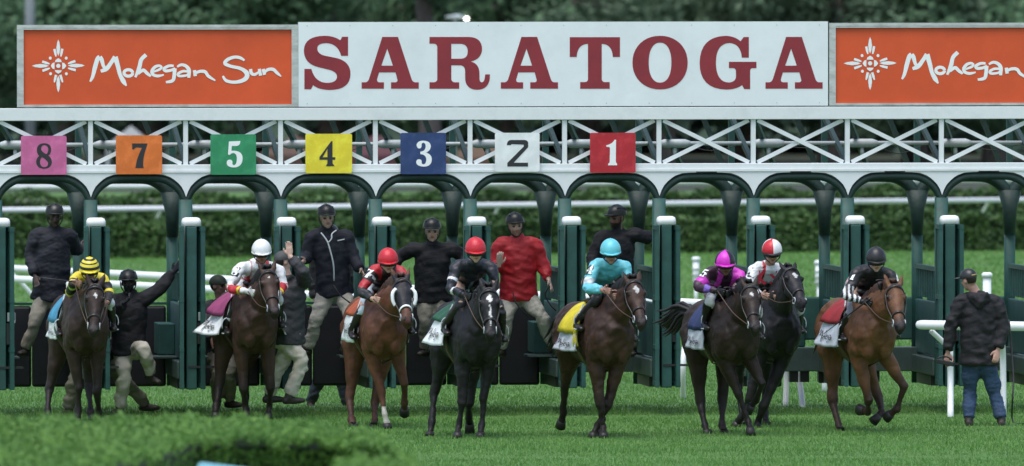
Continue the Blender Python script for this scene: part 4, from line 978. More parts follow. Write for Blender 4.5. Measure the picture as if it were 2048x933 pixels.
# ------------------------------------------------------------------ horses
def horse(label, cx, gy, yaw, head, legs, coat, dz=-.06, opt={}):
    a = math.radians(yaw); F = Vector((math.sin(a), -math.cos(a), 0)); L = Vector((math.cos(a), math.sin(a), 0)); Z = Vector((0, 0, 1))
    d0 = G(cx, gy).y + opt.get('dd', 0)
    C = W(cx, gy, d0); O = Vector((C.x, C.y, 0)) - F * .55
    pit = math.radians(opt.get('pitch', 3))
    def loc(x, y, z):
        xx = x * math.cos(pit) - (z - 1.1) * math.sin(pit) * .5; zz = z + x * math.sin(pit)
        return O + F * xx + L * y + Z * (zz + dz)
    root = empty('horse', Vector((O.x, O.y, 0)), label, 'horse', 'racehorses breaking from the gate')
    mb = MB(); BN = []; TAG = []
    T = [(-.90, 1.27, .09, .12), (-.84, 1.25, .19, .22), (-.68, 1.25, .255, .305), (-.45, 1.235, .275, .315), (-.2, 1.19, .275, .325), (.05, 1.16, .275, .345), (.28, 1.155, .265, .37), (.46, 1.18, .245, .375), (.60, 1.17, .225, .32), (.72, 1.14, .18, .24), (.80, 1.11, .10, .13)]
    mb.loft([loc(x, 0, z) for x, z, _, _ in T], L, [q[2] for q in T], [q[3] for q in T], 22)
    BN += [(loc(-.85, 0, 1.2), loc(.72, 0, 1.15))]; TAG += ['torso']
    for s in (-1, 1):
        ax = (F, L, Z)
        mb.ell(loc(.58, s * .125, 1.12), (.20, .125, .24), ax); mb.ell(loc(.40, s * .175, 1.18), (.20, .080, .33), ax); mb.ell(loc(.66, s * .095, 1.03), (.10, .085, .19), ax); mb.ell(loc(.53, s * .17, 1.02), (.11, .075, .15), ax)
        mb.ell(loc(-.56, s * .16, 1.17), (.30, .135, .31), ax); mb.ell(loc(-.74, s * .11, 1.12), (.15, .10, .25), ax); mb.ell(loc(-.5, s * .1, 1.42), (.22, .12, .10), ax)
    # neck and head
    (px, py), (mx, my), hyaw = head[:3]
    nbase = loc(.48, 0, 1.26); poll = solve(nbase, px, py, opt.get('neck', .70), -1)
    muz = solve(poll, mx, my, .58, -1)
    ha = math.radians(hyaw); HL = Vector((math.cos(ha), math.sin(ha), 0)); hx = (muz - poll); hl_ = hx.length; hx.normalize(); HL = (HL - hx * HL.dot(hx)).normalized(); dors = HL.cross(hx)
    if dors.dot(Vector((0, -1, .3))) < 0: dors = -dors
    throat = poll + hx * .04 - dors * .05
    mid = lerp(nbase, throat, .5) + Z * .03 + F * .02
    NK = [loc(.30, 0, 1.22), nbase, lerp(nbase, mid, .5) + Z * .015, mid, lerp(mid, throat, .55) + Z * .012, throat]
    mb.loft(spl(NK, 3), L, list(np.interp(np.linspace(0, 5, 16), range(6), [.20, .18, .145, .115, .095, .082])), list(np.interp(np.linspace(0, 5, 16), range(6), [.30, .31, .26, .205, .165, .135])), 16)
    BN += [(nbase, throat)]; TAG += ['neck']
    HS = [(-.06, .058, .060, -.03), (0, .076, .088, -.02), (.10, .094, .112, -.03), (.20, .103, .130, -.042), (.32, .098, .128, -.048), (.45, .080, .105, -.040), (.60, .062, .080, -.026), (.75, .054, .066, -.016), (.88, .058, .066, -.014), (.97, .054, .058, -.018), (1.02, .034, .036, -.022)]
    hc = lambda t, o=0.0: poll + hx * (hl_ * t) + dors * o
    mb.loft([hc(q[0], q[3]) for q in HS], HL, [q[1] for q in HS], [q[2] for q in HS], 18, sq=.88)
    for s in (-1, 1):
        hax = (HL, dors, hx)
        mb.ell(hc(.30, -.085) + HL * (s * .062), (.034, .075, .10), hax)
        mb.ell(hc(.255, .035) + HL * (s * .088), (.022, .034, .040), hax)
        mb.ell(hc(.925, .020) + HL * (s * .040), (.020, .030, .034), hax)
        e0 = hc(-.03, .005) + HL * (s * .052); ed = (-hx * .8 + HL * (s * .28) + dors * opt.get('ear', .25)).normalized()
        mb.loft([e0 - ed * .02, e0 + ed * .05, e0 + ed * .10, e0 + ed * .165], HL, [.026, .036, .028, .006], [.020, .020, .014, .005], 10)
    mb.ell(hc(1.0, -.052), (.034, .030, .034), (HL, dors, hx))
    BN += [(hc(0), hc(1))]; TAG += ['head']
    # legs
    hooves = []
    FR = dict(r=[.125, .118, .088, .064, .050], r2=[.050, .054, .046, .036, .033, .034, .044, .043, .036, .040])
    for nm in ('fA', 'fB', 'hA', 'hB'):
        s = -1 if nm[1] == 'A' else 1; pts = legs[nm]; front = nm[0] == 'f'
        if front:
            e = loc(.42, s * .145, .94); Ls = (.40, .29, .115)
        else:
            e = loc(-.44, s * .165, .98); Ls = (.45, .37, .125)
        prev = e; jj = []
        for (q, ln) in zip(pts, Ls):
            if abs(q[0]) > 5: p = solve(prev, q[0], q[1], ln, q[2])
            else: p = loc(*q[:3])
            jj.append(p); prev = p
        kn, ft, hf = jj
        if front:
            sh = loc(.52, s * .135, 1.12)
            P = [sh, e, lerp(e, kn, .35), lerp(e, kn, .75), kn, lerp(kn, ft, .18), lerp(kn, ft, .5), lerp(kn, ft, .82), ft, lerp(ft, hf, .5), hf]
            R = [.13, .115, .088, .060, .056, .043, .034, .034, .045, .037, .042]
        else:
            hp = loc(-.56, s * .14, 1.22)
            P = [hp, e, lerp(e, kn, .3), lerp(e, kn, .72), kn, lerp(kn, ft, .16), lerp(kn, ft, .5), lerp(kn, ft, .84), ft, lerp(ft, hf, .5), hf]
            R = [.20, .165, .115, .066, .060, .048, .037, .037, .047, .038, .044]
        mb.loft(P, L, [r * .92 for r in R], [r * 1.08 for r in R], 14)
        if not front:
            b = (F * -1); mb.ell(kn + b * .03 + Z * .02, (.05, .04, .06), (F, L, Z))
        BN += [(e, kn), (kn, ft), (ft, hf)]; TAG += [nm + '0', nm + '1', nm + '2']
        hooves.append((ft, hf, nm))
    me, co = remesh(mb, .0135, 5)
    N = normals(me, co); co = co + N * (vnoise(co, .22, int(cx)) * .0055 + vnoise(co, .10, 6) * .0018)[:, None]
    I, Tt, D = bones(co, BN); tag = np.array(TAG)[I]
    base = np.array(coat['base']); pt = np.array(coat.get('points', (.010, .008, .008)))
    c = np.tile(base, (len(co), 1)) * (1 + .10 * vnoise(co, .3, 8))[:, None]
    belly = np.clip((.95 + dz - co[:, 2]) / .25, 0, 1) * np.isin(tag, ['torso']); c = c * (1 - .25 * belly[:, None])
    for nm in ('fA', 'fB', 'hA', 'hB'):
        amt = coat.get('leg', .9)
        k0 = np.clip((Tt - .55) / .45, 0, 1) * (tag == nm + '0') + 1.0 * ((tag == nm + '1') | (tag == nm + '2'))
        if nm in coat.get('plain', ''): k0 = k0 * .0
        k0 = (k0 * amt)[:, None]; c = c * (1 - k0) + pt * k0
        if nm in coat.get('socks', {}):
            e = ((tag == nm + '2') | ((tag == nm + '1') & (Tt > coat['socks'][nm]))); c[e] = (.45, .42, .36)
    rl = co - np.array(poll); hz = rl @ np.array(hx) / hl_; hy = rl @ np.array(HL); hd_ = rl @ np.array(dors); onh = (tag == 'head') & (hz > -.15)
    mzl = np.clip((hz - .70) / .2, 0, 1) * onh * coat.get('muzzle', .7); c = c * (1 - mzl[:, None]) + np.array(coat.get('nose', (.014, .012, .013))) * mzl[:, None]
    for s in (-1, 1):
        e = onh & (((hz - .93) / .05) ** 2 + ((hy - s * .040) / .018) ** 2 < 1) & (hd_ > 0); c[e] = (.004, .003, .003)
        e = onh & (((hz - .255) / .085) ** 2 + ((hd_ - .03) / .040) ** 2 < 1) & (hy * s > .06); c[e] *= .45
    for (z0, z1, w0, off) in coat.get('white', []):
        mid_ = (z0 + z1) / 2; prof = np.clip(1 - np.abs((hz - mid_) / ((z1 - z0) / 2)), 0, 1) ** .6 * w0
        e = onh & (np.abs(hy - off + .006 * np.sin(hz * 40)) < prof) & (hd_ > .0) & (hz > z0) & (hz < z1); c[e] = (.60, .60, .58)
    if coat.get('hood'):
        e = onh & (hz > -.2) & (hz < .62) | ((tag == 'neck') & (Tt > .9)); c[e] = coat['hood']
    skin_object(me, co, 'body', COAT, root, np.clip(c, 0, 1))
    for s in (-1, 1):
        m = MB(); m.ell(hc(.255, .040) + HL * (s * .100), (.014, .020, .020), (HL, dors, hx)); m.build('eye', EYE, root)
    for (ft, hf, nm) in hooves:
        dv = (hf - ft).normalized(); onground = hf.z < .14
        dv2 = (dv * .6 + Vector((0, 0, -1)) * (1.0 if onground else .0) + F * .1).normalized() if onground else dv
        ln = .085
        tip = hf + dv2 * ln
        if onground: tip.z = max(min(tip.z, .02), -.005) if tip.z < .05 else tip.z
        m = MB(); m.loft([hf - dv2 * .012, hf + dv2 * .02, tip], L, [.043, .050, .058], [.045, .055, .066], 16); m.build('hoof', HOOF, root)
    # mane and forelock
    mc = mat('mane_' + coat['name'], coat.get('mane', (.008, .007, .007)), .55, .3, 30, aniso=(6, 6, 1))
    r = np.random.default_rng(int(cx)); m = MB()
    for i in range(46):
        t = r.uniform(.0, 1.0); q = lerp(loc(.36, 0, 1.52), poll + dors * .06 - hx * .05, t)
        if t > .05: q = q + Z * (.035 * math.sin(t * math.pi))
        s = r.choice([-1, -1, 1]); ln = r.uniform(.10, .2)
        m.tube([q, q + L * (s * .03) + Z * .03 - F * .02, q + L * (s * .07) - Z * (ln * .5) - F * .05, q + L * (s * .085) - Z * ln - F * .06], [.016, .02, .014, .003], 6, res=2)
    for i in range(7):
        q = poll + dors * .06 + HL * r.uniform(-.03, .03); m.tube([q, q + dors * .02 + hx * .02, q + dors * .012 + hx * r.uniform(.04, .065) + HL * r.uniform(-.02, .02)], [.012, .010, .002], 5)
    m.build('mane', mc, root)
    # tail
    m = MB(); t0 = loc(-.87, 0, 1.36); tv = opt.get('tail', (-.35, -.1, -.35))
    for i in range(26):
        e = t0 - F * (.40 + r.normal(0, .05)) * (-tv[0] / .35) + L * (tv[1] + r.normal(0, .05)) + Z * (tv[2] + r.normal(0, .06))
        md_ = lerp(t0, e, .45) + Z * (.12 + r.normal(0, .02)) + L * r.normal(0, .02)
        m.tube([t0 + F * .04, md_, lerp(md_, e, .6) - Z * .02, e], [.018, .022, .016, .003], 6, res=3)
    m.build('tail', mc, root)
    # bridle
    br = LEATHER if not opt.get('bridle') else opt['bridle']
    def strap(t0, t1, w_, mt, nm='bridle_strap', full=True):
        P = []; n = 25
        for i in range(n):
            an = 2 * math.pi * i / (n - 1)
            hz0 = t0 + (t1 - t0) * (.5 - .5 * math.sin(an))
            ww = float(np.interp(hz0, [q[0] for q in HS], [q[1] for q in HS])); hh = float(np.interp(hz0, [q[0] for q in HS], [q[2] for q in HS])); oo = float(np.interp(hz0, [q[0] for q in HS], [q[3] for q in HS]))
            P.append(hc(hz0, oo) + HL * (math.cos(an) * (ww + .010)) + dors * (math.sin(an) * (hh + .012)))
        m = MB(); m.loft(P, hx, [w_] * n, [.006] * n, 8); m.build(nm, mt, root)
    nbm = PRINTW if opt.get('white_noseband') else br
    strap(.64, .70, .014, nbm, 'noseband'); strap(.045, .16, .013, br, 'browband'); strap(-.04, .40, .009, br, 'throat_lash')
    m = MB(); bits = []
    for s in (-1, 1):
        b0 = hc(.80, -.03) + HL * (s * .066); bits.append(b0)
        m.tube([hc(.10, .0) + HL * (s * .108), hc(.40, -.03) + HL * (s * .104), hc(.65, -.025) + HL * (s * .072), b0], .008, 6, res=3)
    m.build('cheek_straps', br, root)
    for b0 in bits:
        m = MB(); P = [b0 + hx * (.035 * math.cos(i * math.pi / 8)) + dors * (.035 * math.sin(i * math.pi / 8)) for i in range(17)]; m.tube(P, .0065, 6, lat=HL); m.build('bit_ring', STEEL, root)
    if opt.get('white_noseband'):
        for s in (-1, 1):
            m = MB(); P = [hc(.22, .06) + HL * (s * .085), hc(.30, .045) + HL * (s * .125), hc(.42, .0) + HL * (s * .128), hc(.50, -.04) + HL * (s * .105)]
            m.loft(spl(P, 4), dors, [.012] * 13, [.02] * 13, 8); m.build('blinker_cup', PRINTW, root)
    # saddle cloth draped on the barrel
    tz = np.array([q[0] for q in T]); tc_ = np.array([q[1] for q in T]); tw_ = np.array([q[2] for q in T]); th_ = np.array([q[3] for q in T])
    def surf(x, ang, ex=.02):
        """ang from the spine, signed; positive = picture right"""
        zc, hw, hh = np.interp(x, tz, tc_), np.interp(x, tz, tw_), np.interp(x, tz, th_)
        bul = .045 * math.exp(-((x + .2) / .5) ** 2)
        return loc(x, (hw + ex + bul * 0) * math.sin(ang), zc + (hh + ex) * math.cos(ang))
    flare = opt.get('flare', .05)
    def sheet(name, x0, x1, a0, a1, mt, ex=.03, fl=0.0, sides=(-1, 1), rn=None):
        for s in sides:
            m = MB(); nu, nv = 14, 12; V = []
            for i in range(nu):
                for j in range(nv):
                    x = x0 + (x1 - x0) * i / (nu - 1); aa = a0 + (a1 - a0) * j / (nv - 1); tt = j / (nv - 1)
                    rear = 1 - i / (nu - 1)
                    V.append(surf(x - fl * tt * rear * .9, s * aa, ex + fl * (tt ** 2) * (.4 + .9 * rear) + .006 * math.sin(i * 1.1 + j * .7)))
            V2 = [v + L * (s * .006) for v in V]; n0 = len(V)
            Fq = [(i * nv + j, i * nv + j + 1, (i + 1) * nv + j + 1, (i + 1) * nv + j) for i in range(nu - 1) for j in range(nv - 1)]
            bd = [(0 * nv + j, 0 * nv + j + 1) for j in range(nv - 1)] + [((nu - 1) * nv + j, (nu - 1) * nv + j + 1) for j in range(nv - 1)] + [(i * nv + nv - 1, (i + 1) * nv + nv - 1) for i in range(nu - 1)]
            m.add(V + V2, Fq + [tuple(q + n0 for q in f) for f in Fq] + [(p, q, q + n0, p + n0) for p, q in bd]); m.build(name, mt, root)
    sx0, sx1 = opt.get('cloth_x', (-.20, .30)); am = opt.get('band_at', 1.62); a2 = opt.get('cloth_a', 1.95)
    sheet('saddle_cloth', sx0, sx1, .0, am, opt['cloth'], .026, flare * .55)
    sheet('cloth_band', sx0 - flare * .5, sx1, am, a2, opt.get('cband', PRINTW), .026 + flare * .22, flare)
    if opt.get('stripe'): sheet('cloth_stripe', sx1 - .05, sx1 + .01, .2, a2 - .1, opt['stripe'], .034, flare * .3)
    # lettering on the pale band, right flank
    def pb(x, y, h):
        u = (x - 935) / 2300; v_ = (y - 280) / 520; s = -1
        xx = sx0 - flare * .5 + .03 + (1 - (1 - u)) * (sx1 - sx0 + flare * .4) ; aa = am + .05 + (a2 - am) * (.25 + .55 * v_)
        tt = (aa - am) / (a2 - am); rear = 1 - (xx - sx0) / (sx1 - sx0)
        return surf(xx - flare * tt * rear * .9, s * aa, .026 + flare * .22 + flare * (tt ** 2) * (.4 + .9 * rear) + .016 + h)
    ribbon_mesh('band_lettering', [([(x, y) for x, y in P_], [q * .8 for q in (H_ if hasattr(H_, '__len__') else [H_] * len(P_))]) for P_, H_ in SCRIPT[:13]], pb, INK, root, .0004)
    # saddle and girth
    m = MB(); m.loft([loc(-.06, 0, 1.545), loc(.02, 0, 1.545), loc(.16, 0, 1.555), loc(.27, 0, 1.60)], L, [.12, .15, .13, .09], [.04, .032, .032, .04], 14); m.build('saddle', LEATHER, root)
    for s in (-1, 1):
        m = MB(); P = [surf(.22, s * q, .035) for q in (.3, .8, 1.2, 1.6, 2.0, 2.5, 3.1)]; m.loft(P, F, [.045] * 7, [.006] * 7, 8); m.build('girth', BROWNLEATHER, root)
    return root, dict(loc=loc, F=F, L=L, O=O, poll=poll, hx=hx, HL=HL, dors=dors, bits=bits, d0=d0, a=a, pitch=pit)

# ------------------------------------------------------------------ jockeys
JD = dict(pel=(.0, 0, 1.70), hipA=(.02, -.10, 1.67), hipB=(.02, .10, 1.67), knA=(.44, -.27, 1.44), knB=(.44, .27, 1.44), anA=(.22, -.335, 1.19), anB=(.22, .335, 1.19),
          shA=(.44, -.185, 1.79), shB=(.44, .185, 1.79), elA=(.54, -.30, 1.54), elB=(.54, .30, 1.54), haA=(.76, -.09, 1.55), haB=(.76, .09, 1.55), head=(.60, 0, 1.95))
def jockey(label, H, px, O):
    J = {}
    for k, q in JD.items():
        p = H['loc'](*q) - Vector((0, 0, 0))
        if k in px:
            v = px[k]; dpt = p.y + (v[2] if len(v) > 2 else 0); p = W(v[0], v[1], dpt)
        J[k] = p
    if 'shA' in px and 'shB' in px:
        c = (J['shA'] + J['shB']) / 2; sh = c - H['loc'](*JD['shA']) * .5 - H['loc'](*JD['shB']) * .5
        for k in ('pel', 'hipA', 'hipB'):
            if k not in px: J[k] = J[k] + sh * .55
    fy = math.radians(O.get('fy', 6)); J['face'] = Vector((math.sin(fy), -math.cos(fy), O.get('fz', -.12)))
    J['hup'] = Vector((O.get('tilt', 0), -.28, 1))
    for s in 'AB':
        J['to' + s] = H['F'] * 1 + Vector((0, 0, -.15)); J['cu' + s] = 1.15; J['hd' + s] = (H['F'] * .7 + H['L'] * (.5 if s == 'A' else -.5) + Vector((0, 0, -.15))).normalized()
        J['th' + s] = Vector((0, 0, 1))
    for k in ('hdA', 'hdB', 'cuA', 'cuB'):
        if k in O: J[k] = O[k]
    O = dict(headgear='jockey', top_name='silks', thick=.014, hem=.06, tall=True, leg_end=.75, legw=.82, wr=.0075, tvox=.0095, girth=.86, cuff=.95, boots=LEATHER, **O)
    root, I = person(label, J, O, 'jockeys on the racehorses')
    # reins from the bit to the hands
    for i, s in enumerate('AB'):
        m = MB(); b = H['bits'][i]; h = J['ha' + s] + H['F'] * .06
        m.tube([b, lerp(b, h, .5) - Vector((0, 0, .05)), h], .006, 6, res=5); m.build('rein', BROWNLEATHER, H['root'])
    # irons
    for s in 'AB':
        an = J['an' + s]; m = MB(); c = an - Vector((0, 0, .07)) + H['F'] * .07
        P = [c + H['L'] * (.06 * math.cos(q)) + Vector((0, 0, .075 + .085 * math.sin(q))) for q in [i * math.pi / 10 - .5 for i in range(14)]]
        m.tube(P, .007, 6, lat=H['F']); m.box(c - Vector((0, 0, .015)), (.12, .05, .014), (H['L'], H['F'], Vector((0, 0, 1)))); m.tube([c + Vector((0, 0, .16)), lerp(c + Vector((0, 0, .16)), H['loc'](.2, -.2 if s == 'A' else .2, 1.50), 1)], .009, 6); m.build('stirrup', STEEL, H['root'])
    # number patch on the arm nearest the camera
    if O.get('num'):
        e, s_ = J['elA'], J['shA']; c = lerp(s_, e, O.get('npos', .32)); axd = (e - s_).normalized()
        n_ = Vector((-.55, -1, .25)); n_ = (n_ - axd * n_.dot(axd)).normalized(); tx = n_.cross(axd); tx = tx if tx.x > 0 else -tx; ty = -axd
        c = c + n_ * (.064)
        if O.get('patch'):
            m = MB(); P = []; V = []
            for i in range(7):
                t = (i - 3) / 3 * .95; q = c - n_ * (.062 * (1 - math.cos(t))) + tx * (.058 * math.sin(t) / .95); V += [q - ty * .062, q + ty * .062]
            m.add(V + [v - n_ * .006 for v in V], [(2 * i, 2 * i + 2, 2 * i + 3, 2 * i + 1) for i in range(6)]); m.build('number_patch', O['patch'], root)
        (oo, ss), lps = DIG[O['num']]; allp = [(it[-2], it[-1]) for lp in lps for it in lp]
        x0, x1 = min(p[0] for p in allp), max(p[0] for p in allp); y0, y1 = min(p[1] for p in allp), max(p[1] for p in allp)
        sc = .118 / (y1 - y0); mx, my = (x0 + x1) / 2, (y0 + y1) / 2
        lo = []
        for lp in lps:
            pts = []; cur = None
            for it in lp:
                if len(it) == 2: pts.append(it); cur = it
                else:
                    for i in range(1, 6):
                        t = i / 5; pts.append(((1 - t) ** 2 * cur[0] + 2 * t * (1 - t) * it[0] + t * t * it[2], (1 - t) ** 2 * cur[1] + 2 * t * (1 - t) * it[1] + t * t * it[3]))
                    cur = (it[2], it[3])
            lo.append([((x - mx) * sc * 1.0, -(y - my) * sc) for x, y in pts])
        flat('arm_number', lo, lambda x, z, h: c + tx * x + ty * z + n_ * (.006 - 8 * x * x + h), .003, O.get('ncol', PRINTW), root)
    return root, I, J
KH = cloth('khaki', (.33, .30, .235)); KHL = cloth('light_khaki', (.50, .47, .39)); KHD = cloth('dark_khaki', (.21, .20, .155)); NAVY = cloth('navy_jacket', (.014, .016, .026)); BLK = cloth('black_jacket', (.010, .010, .013)); REDJ = cloth('red_jacket', (.50, .018, .024), .55)
GREYJ = cloth('charcoal_jacket', (.030, .032, .036)); JEANS = cloth('blue_jeans', (.030, .062, .125), .8, .3); DJEANS = cloth('dark_jeans', (.016, .024, .040)); BOOTB = mat('work_boot', (.030, .025, .020), .6, .3, 14); WBR = mat('white_breeches', (.60, .63, .66), .6, .1, 9, bump=.2, bscale=30); BBR = mat('black_breeches', (.012, .012, .014), .5, .2, 9); GBR = mat('grey_breeches', (.20, .20, .24), .6, .15, 9); BLBR = mat('pale_blue_breeches', (.42, .52, .58), .6, .12, 9)
WGL = mat('white_glove', (.6, .6, .58), .6, .1, 20); BGL = mat('black_glove', (.010, .010, .012), .5, .2, 20)
def silkm(n, c): return mat('silk_' + n, c, .42, .1, 18, bump=.15, bscale=50)
SY, SK_, SW, SR, SC, SM = silkm('yellow', (.72, .60, .04)), silkm('black', (.012, .012, .014)), silkm('white', (.70, .72, .72)), silkm('red', (.52, .016, .03)), silkm('cyan', (.13, .52, .60)), silkm('magenta', (.62, .03, .50))
def clothm(n, c): return mat('saddlecloth_' + n, c, .7, .18, 8, bump=.2, bscale=30)
PALE = mat('pale_band', (.55, .60, .66), .65, .1, 8)
def pick(base, rules):
    def f(I, T, lx, up_, fr):
        c = np.tile(np.array(base, float), (len(I), 1))
        for fn, col in rules:
            c[fn(I, T, lx, up_, fr)] = col
        return c
    return f
BAY = dict(name='bay', leg=.85)
DKBAY = dict(name='dark_bay', leg=.8)
CHEST = dict(name='chestnut', base=(.125, .050, .026), leg=.0, mane=(.05, .022, .012), muzzle=.3)
BLKH = dict(name='black', base=(.014, .013, .015), leg=.7)
RED = (.42, .014, .024); WH = (.66, .68, .69); YE = (.66, .55, .04); BK = (.012, .012, .014); CY = (.13, .50, .58); MG = (.58, .03, .46)
def mk(*a, **k):
    r, H = horse(*a, **k); H['root'] = r; return H
# ---- 1 yellow
H = mk('dark bay horse with light blue saddle cloth under the yellow striped rider, far left', 173, 850, 9, ((190, 577), (187, 668), 4),
   dict(fA=[(158, 777, -1), (156, 818, .4), (154, 838, -1)], fB=[(194, 784, -1), (197, 822, .9), (196, 838, .6)], hA=[(99, 780, 1), (95, 820, -.6), (96, 838, -1)], hB=[(-.55, .16, .52), (-.35, .16, .18), (-.30, .16, .09)]),
   dict(DKBAY, base=(.030, .0155, .0105), white=[(.17, .28, .020, .01)]), opt=dict(cloth=clothm('sky_blue', (.05, .26, .42)), flare=.05, band_at=1.5, tail=(-.3, -.05, -.5)))
root, I, J = jockey('jockey in yellow silks and black striped yellow helmet holding a whip sideways', H, dict(head=(179, 541), shA=(152, 556), shB=(205, 559), elA=(139, 586, -.1), haA=(148, 565, -.25), elB=(218, 585), haB=(214, 606, -.1), knA=(148, 606), anA=(117, 655)),
   dict(paint=pick(YE, [(lambda I, T, x, u, f: ((I == 2) | (I == 4)) & (T > .2), BK), (lambda I, T, x, u, f: (I == 2) & (T > .62) & (T < .8), (.45, .6, .1)), (lambda I, T, x, u, f: (I == 3) & (T > .45), BK), (lambda I, T, x, u, f: (I == 1) & (T > .3) & (T < .42), BK)]), legs=WBR, seed=11,
        silk=([SY, SK_], lambda a, b: 1 if (.16 < a < .27 or .42 < a < .52 or .66 < a < .77) else 0), fy=5, skin=(0.270, 0.149, 0.101)))
m = MB(); h = J['haA'] + Vector((.05, -.03, 0)); e = W(72, 554, h.y - .1); m.tube([h + (h - e) * .15, h, lerp(h, e, .5), e], [.009, .009, .006, .003], 8); meta(m.build('whip', LEATHER, loc=h), 'thin dark whip held out sideways by the yellow rider', 'whip')
# ---- 2 white cap
H = mk('bay horse with maroon saddle cloth and white band under the white helmeted rider', 512, 842, 12, ((536, 549), (549, 629), 4),
   dict(fA=[(487, 779, -.6), (490, 812, .6), (492, 828, -.6)], fB=[(541, 777, -1), (539, 812, .9), (536, 828, -.5)], hA=[(437, 776, 1), (433, 812, -.6), (431, 828, -1)], hB=[(-.62, .10, .55), (-.45, .08, .18), (-.40, .08, .09)]),
   dict(BAY, base=(.043, .021, .013), white=[(.15, .22, .014, .0)]), opt=dict(cloth=clothm('maroon', (.27, .05, .14)), flare=.17, cloth_a=1.86, band_at=1.42, tail=(-.3, 0, -.45)))
root, I, J = jockey('jockey in white silks with red braces, white helmet and white gloves', H, dict(head=(523, 505), shA=(482, 535), shB=(558, 537), elA=(459, 578), haA=(494, 583), elB=(566, 572), haB=(552, 592), knA=(482, 603), anA=(452, 652)),
   dict(paint=pick(WH, [(lambda I, T, x, u, f: (I == 0) & (np.abs(np.abs(x) - .10) < .022) & (u > -.3), RED), (lambda I, T, x, u, f: (I == 0) & (f > 0) & (u > .02) & (u < .2) & (np.abs(x) < .11), RED), (lambda I, T, x, u, f: ((I == 2) | (I == 4)) & (T > .05) & (T < .72), RED), (lambda I, T, x, u, f: ((I == 2) | (I == 4)) & (T > .55) & (T < .66), YE), (lambda I, T, x, u, f: ((I == 1) | (I == 3)) & (T > .93), RED)]), legs=WBR, seed=12, gloves=WGL,
        silk=([SW, SY], lambda a, b: 0), num='8', patch=SK_, skin=(0.297, 0.149, 0.108)))
# ---- 3 chestnut with dark hood
H = mk('chestnut horse wearing a dark hood and white noseband under the red helmeted rider', 770, 858, 10, ((803, 566), (816, 648), 9),
   dict(fA=[(762, 783, -1), (769, 828, -.5), (774, 849, -1)], fB=[(808, 768, -1), (809, 806, .9), (809, 818, .8)], hA=[(700, 800, .7), (703, 838, -.6), (706, 851, -1)], hB=[(750, 806, .9), (749, 840, -.5), (748, 852, -1)]),
   dict(CHEST, base=(.100, .038, .019), hood=(.014, .014, .018), socks=dict(fA=.72), leg=.55, points=(.03, .018, .014), plain='fA'), opt=dict(cloth=clothm('orange', (.36, .075, .025)), flare=.05, white_noseband=True, tail=(-.3, -.05, -.4), band_at=1.22))
root, I, J = jockey('jockey in red and black silks with bare hands, red helmet, on the hooded chestnut', H, dict(head=(776, 523), shA=(749, 541), shB=(804, 545), elA=(723, 582), haA=(745, 598), elB=(815, 578), haB=(795, 594), knA=(728, 616), anA=(704, 660)),
   dict(paint=pick((.016, .007, .009), [(lambda I, T, x, u, f: (I == 3) & (T < .25), RED), (lambda I, T, x, u, f: (I == 1) & (T > .58) & (T < .95), RED), (lambda I, T, x, u, f: (I == 1) & (T < .14), RED), (lambda I, T, x, u, f: (I == 1) & (T > .3) & (T < .40), WH), (lambda I, T, x, u, f: (I == 2), BK)]), legs=BLBR, seed=13,
        silk=([SR, SK_], lambda a, b: 0), num='7', patch=SK_, skin=(0.486, 0.297, 0.216)))
# ---- 4 black horse with blaze
H = mk('black horse with a white star and stripe, green saddle cloth, in the middle', 957, 878, 13, ((978, 585), (981, 676), 3),
   dict(fA=[(925, 806, -.8), (917, 855, .5), (915, 868, -1)], fB=[(968, 797, -1), (963, 850, .3), (961, 868, -1)], hA=[(869, 786, 1), (864, 845, -.6), (860, 866, -1)], hB=[(938, 806, 1), (938, 836, .6), (939, 846, .8)]),
   dict(BLKH, base=(.0085, .008, .0095), white=[(.13, .30, .034, .0), (.34, .80, .013, .004)], muzzle=.3), opt=dict(cloth=clothm('dark_green', (.012, .085, .045)), flare=.09, cloth_a=1.8, band_at=1.18, tail=(-.3, -.1, -.4)))
root, I, J = jockey('jockey in navy silks with white side stripes, red helmet, on the black horse', H, dict(head=(951, 502), shA=(914, 530), shB=(982, 531), elA=(901, 577), haA=(926, 590), elB=(990, 572), haB=(965, 590), knA=(921, 610), anA=(890, 652)),
   dict(paint=pick((.011, .013, .022), [(lambda I, T, x, u, f: (I == 1) & (T > .60) & (T < .72), WH), (lambda I, T, x, u, f: (I == 2) & (T > .30) & (T < .42), WH), (lambda I, T, x, u, f: (I == 0) & (np.abs(x - .03) < .02) & (f > 0) & (u < .1), (.2, .3, .4))]), legs=BBR, seed=14, gloves=BGL,
        silk=([SR, SK_], lambda a, b: 0), skin=(0.540, 0.351, 0.270)))
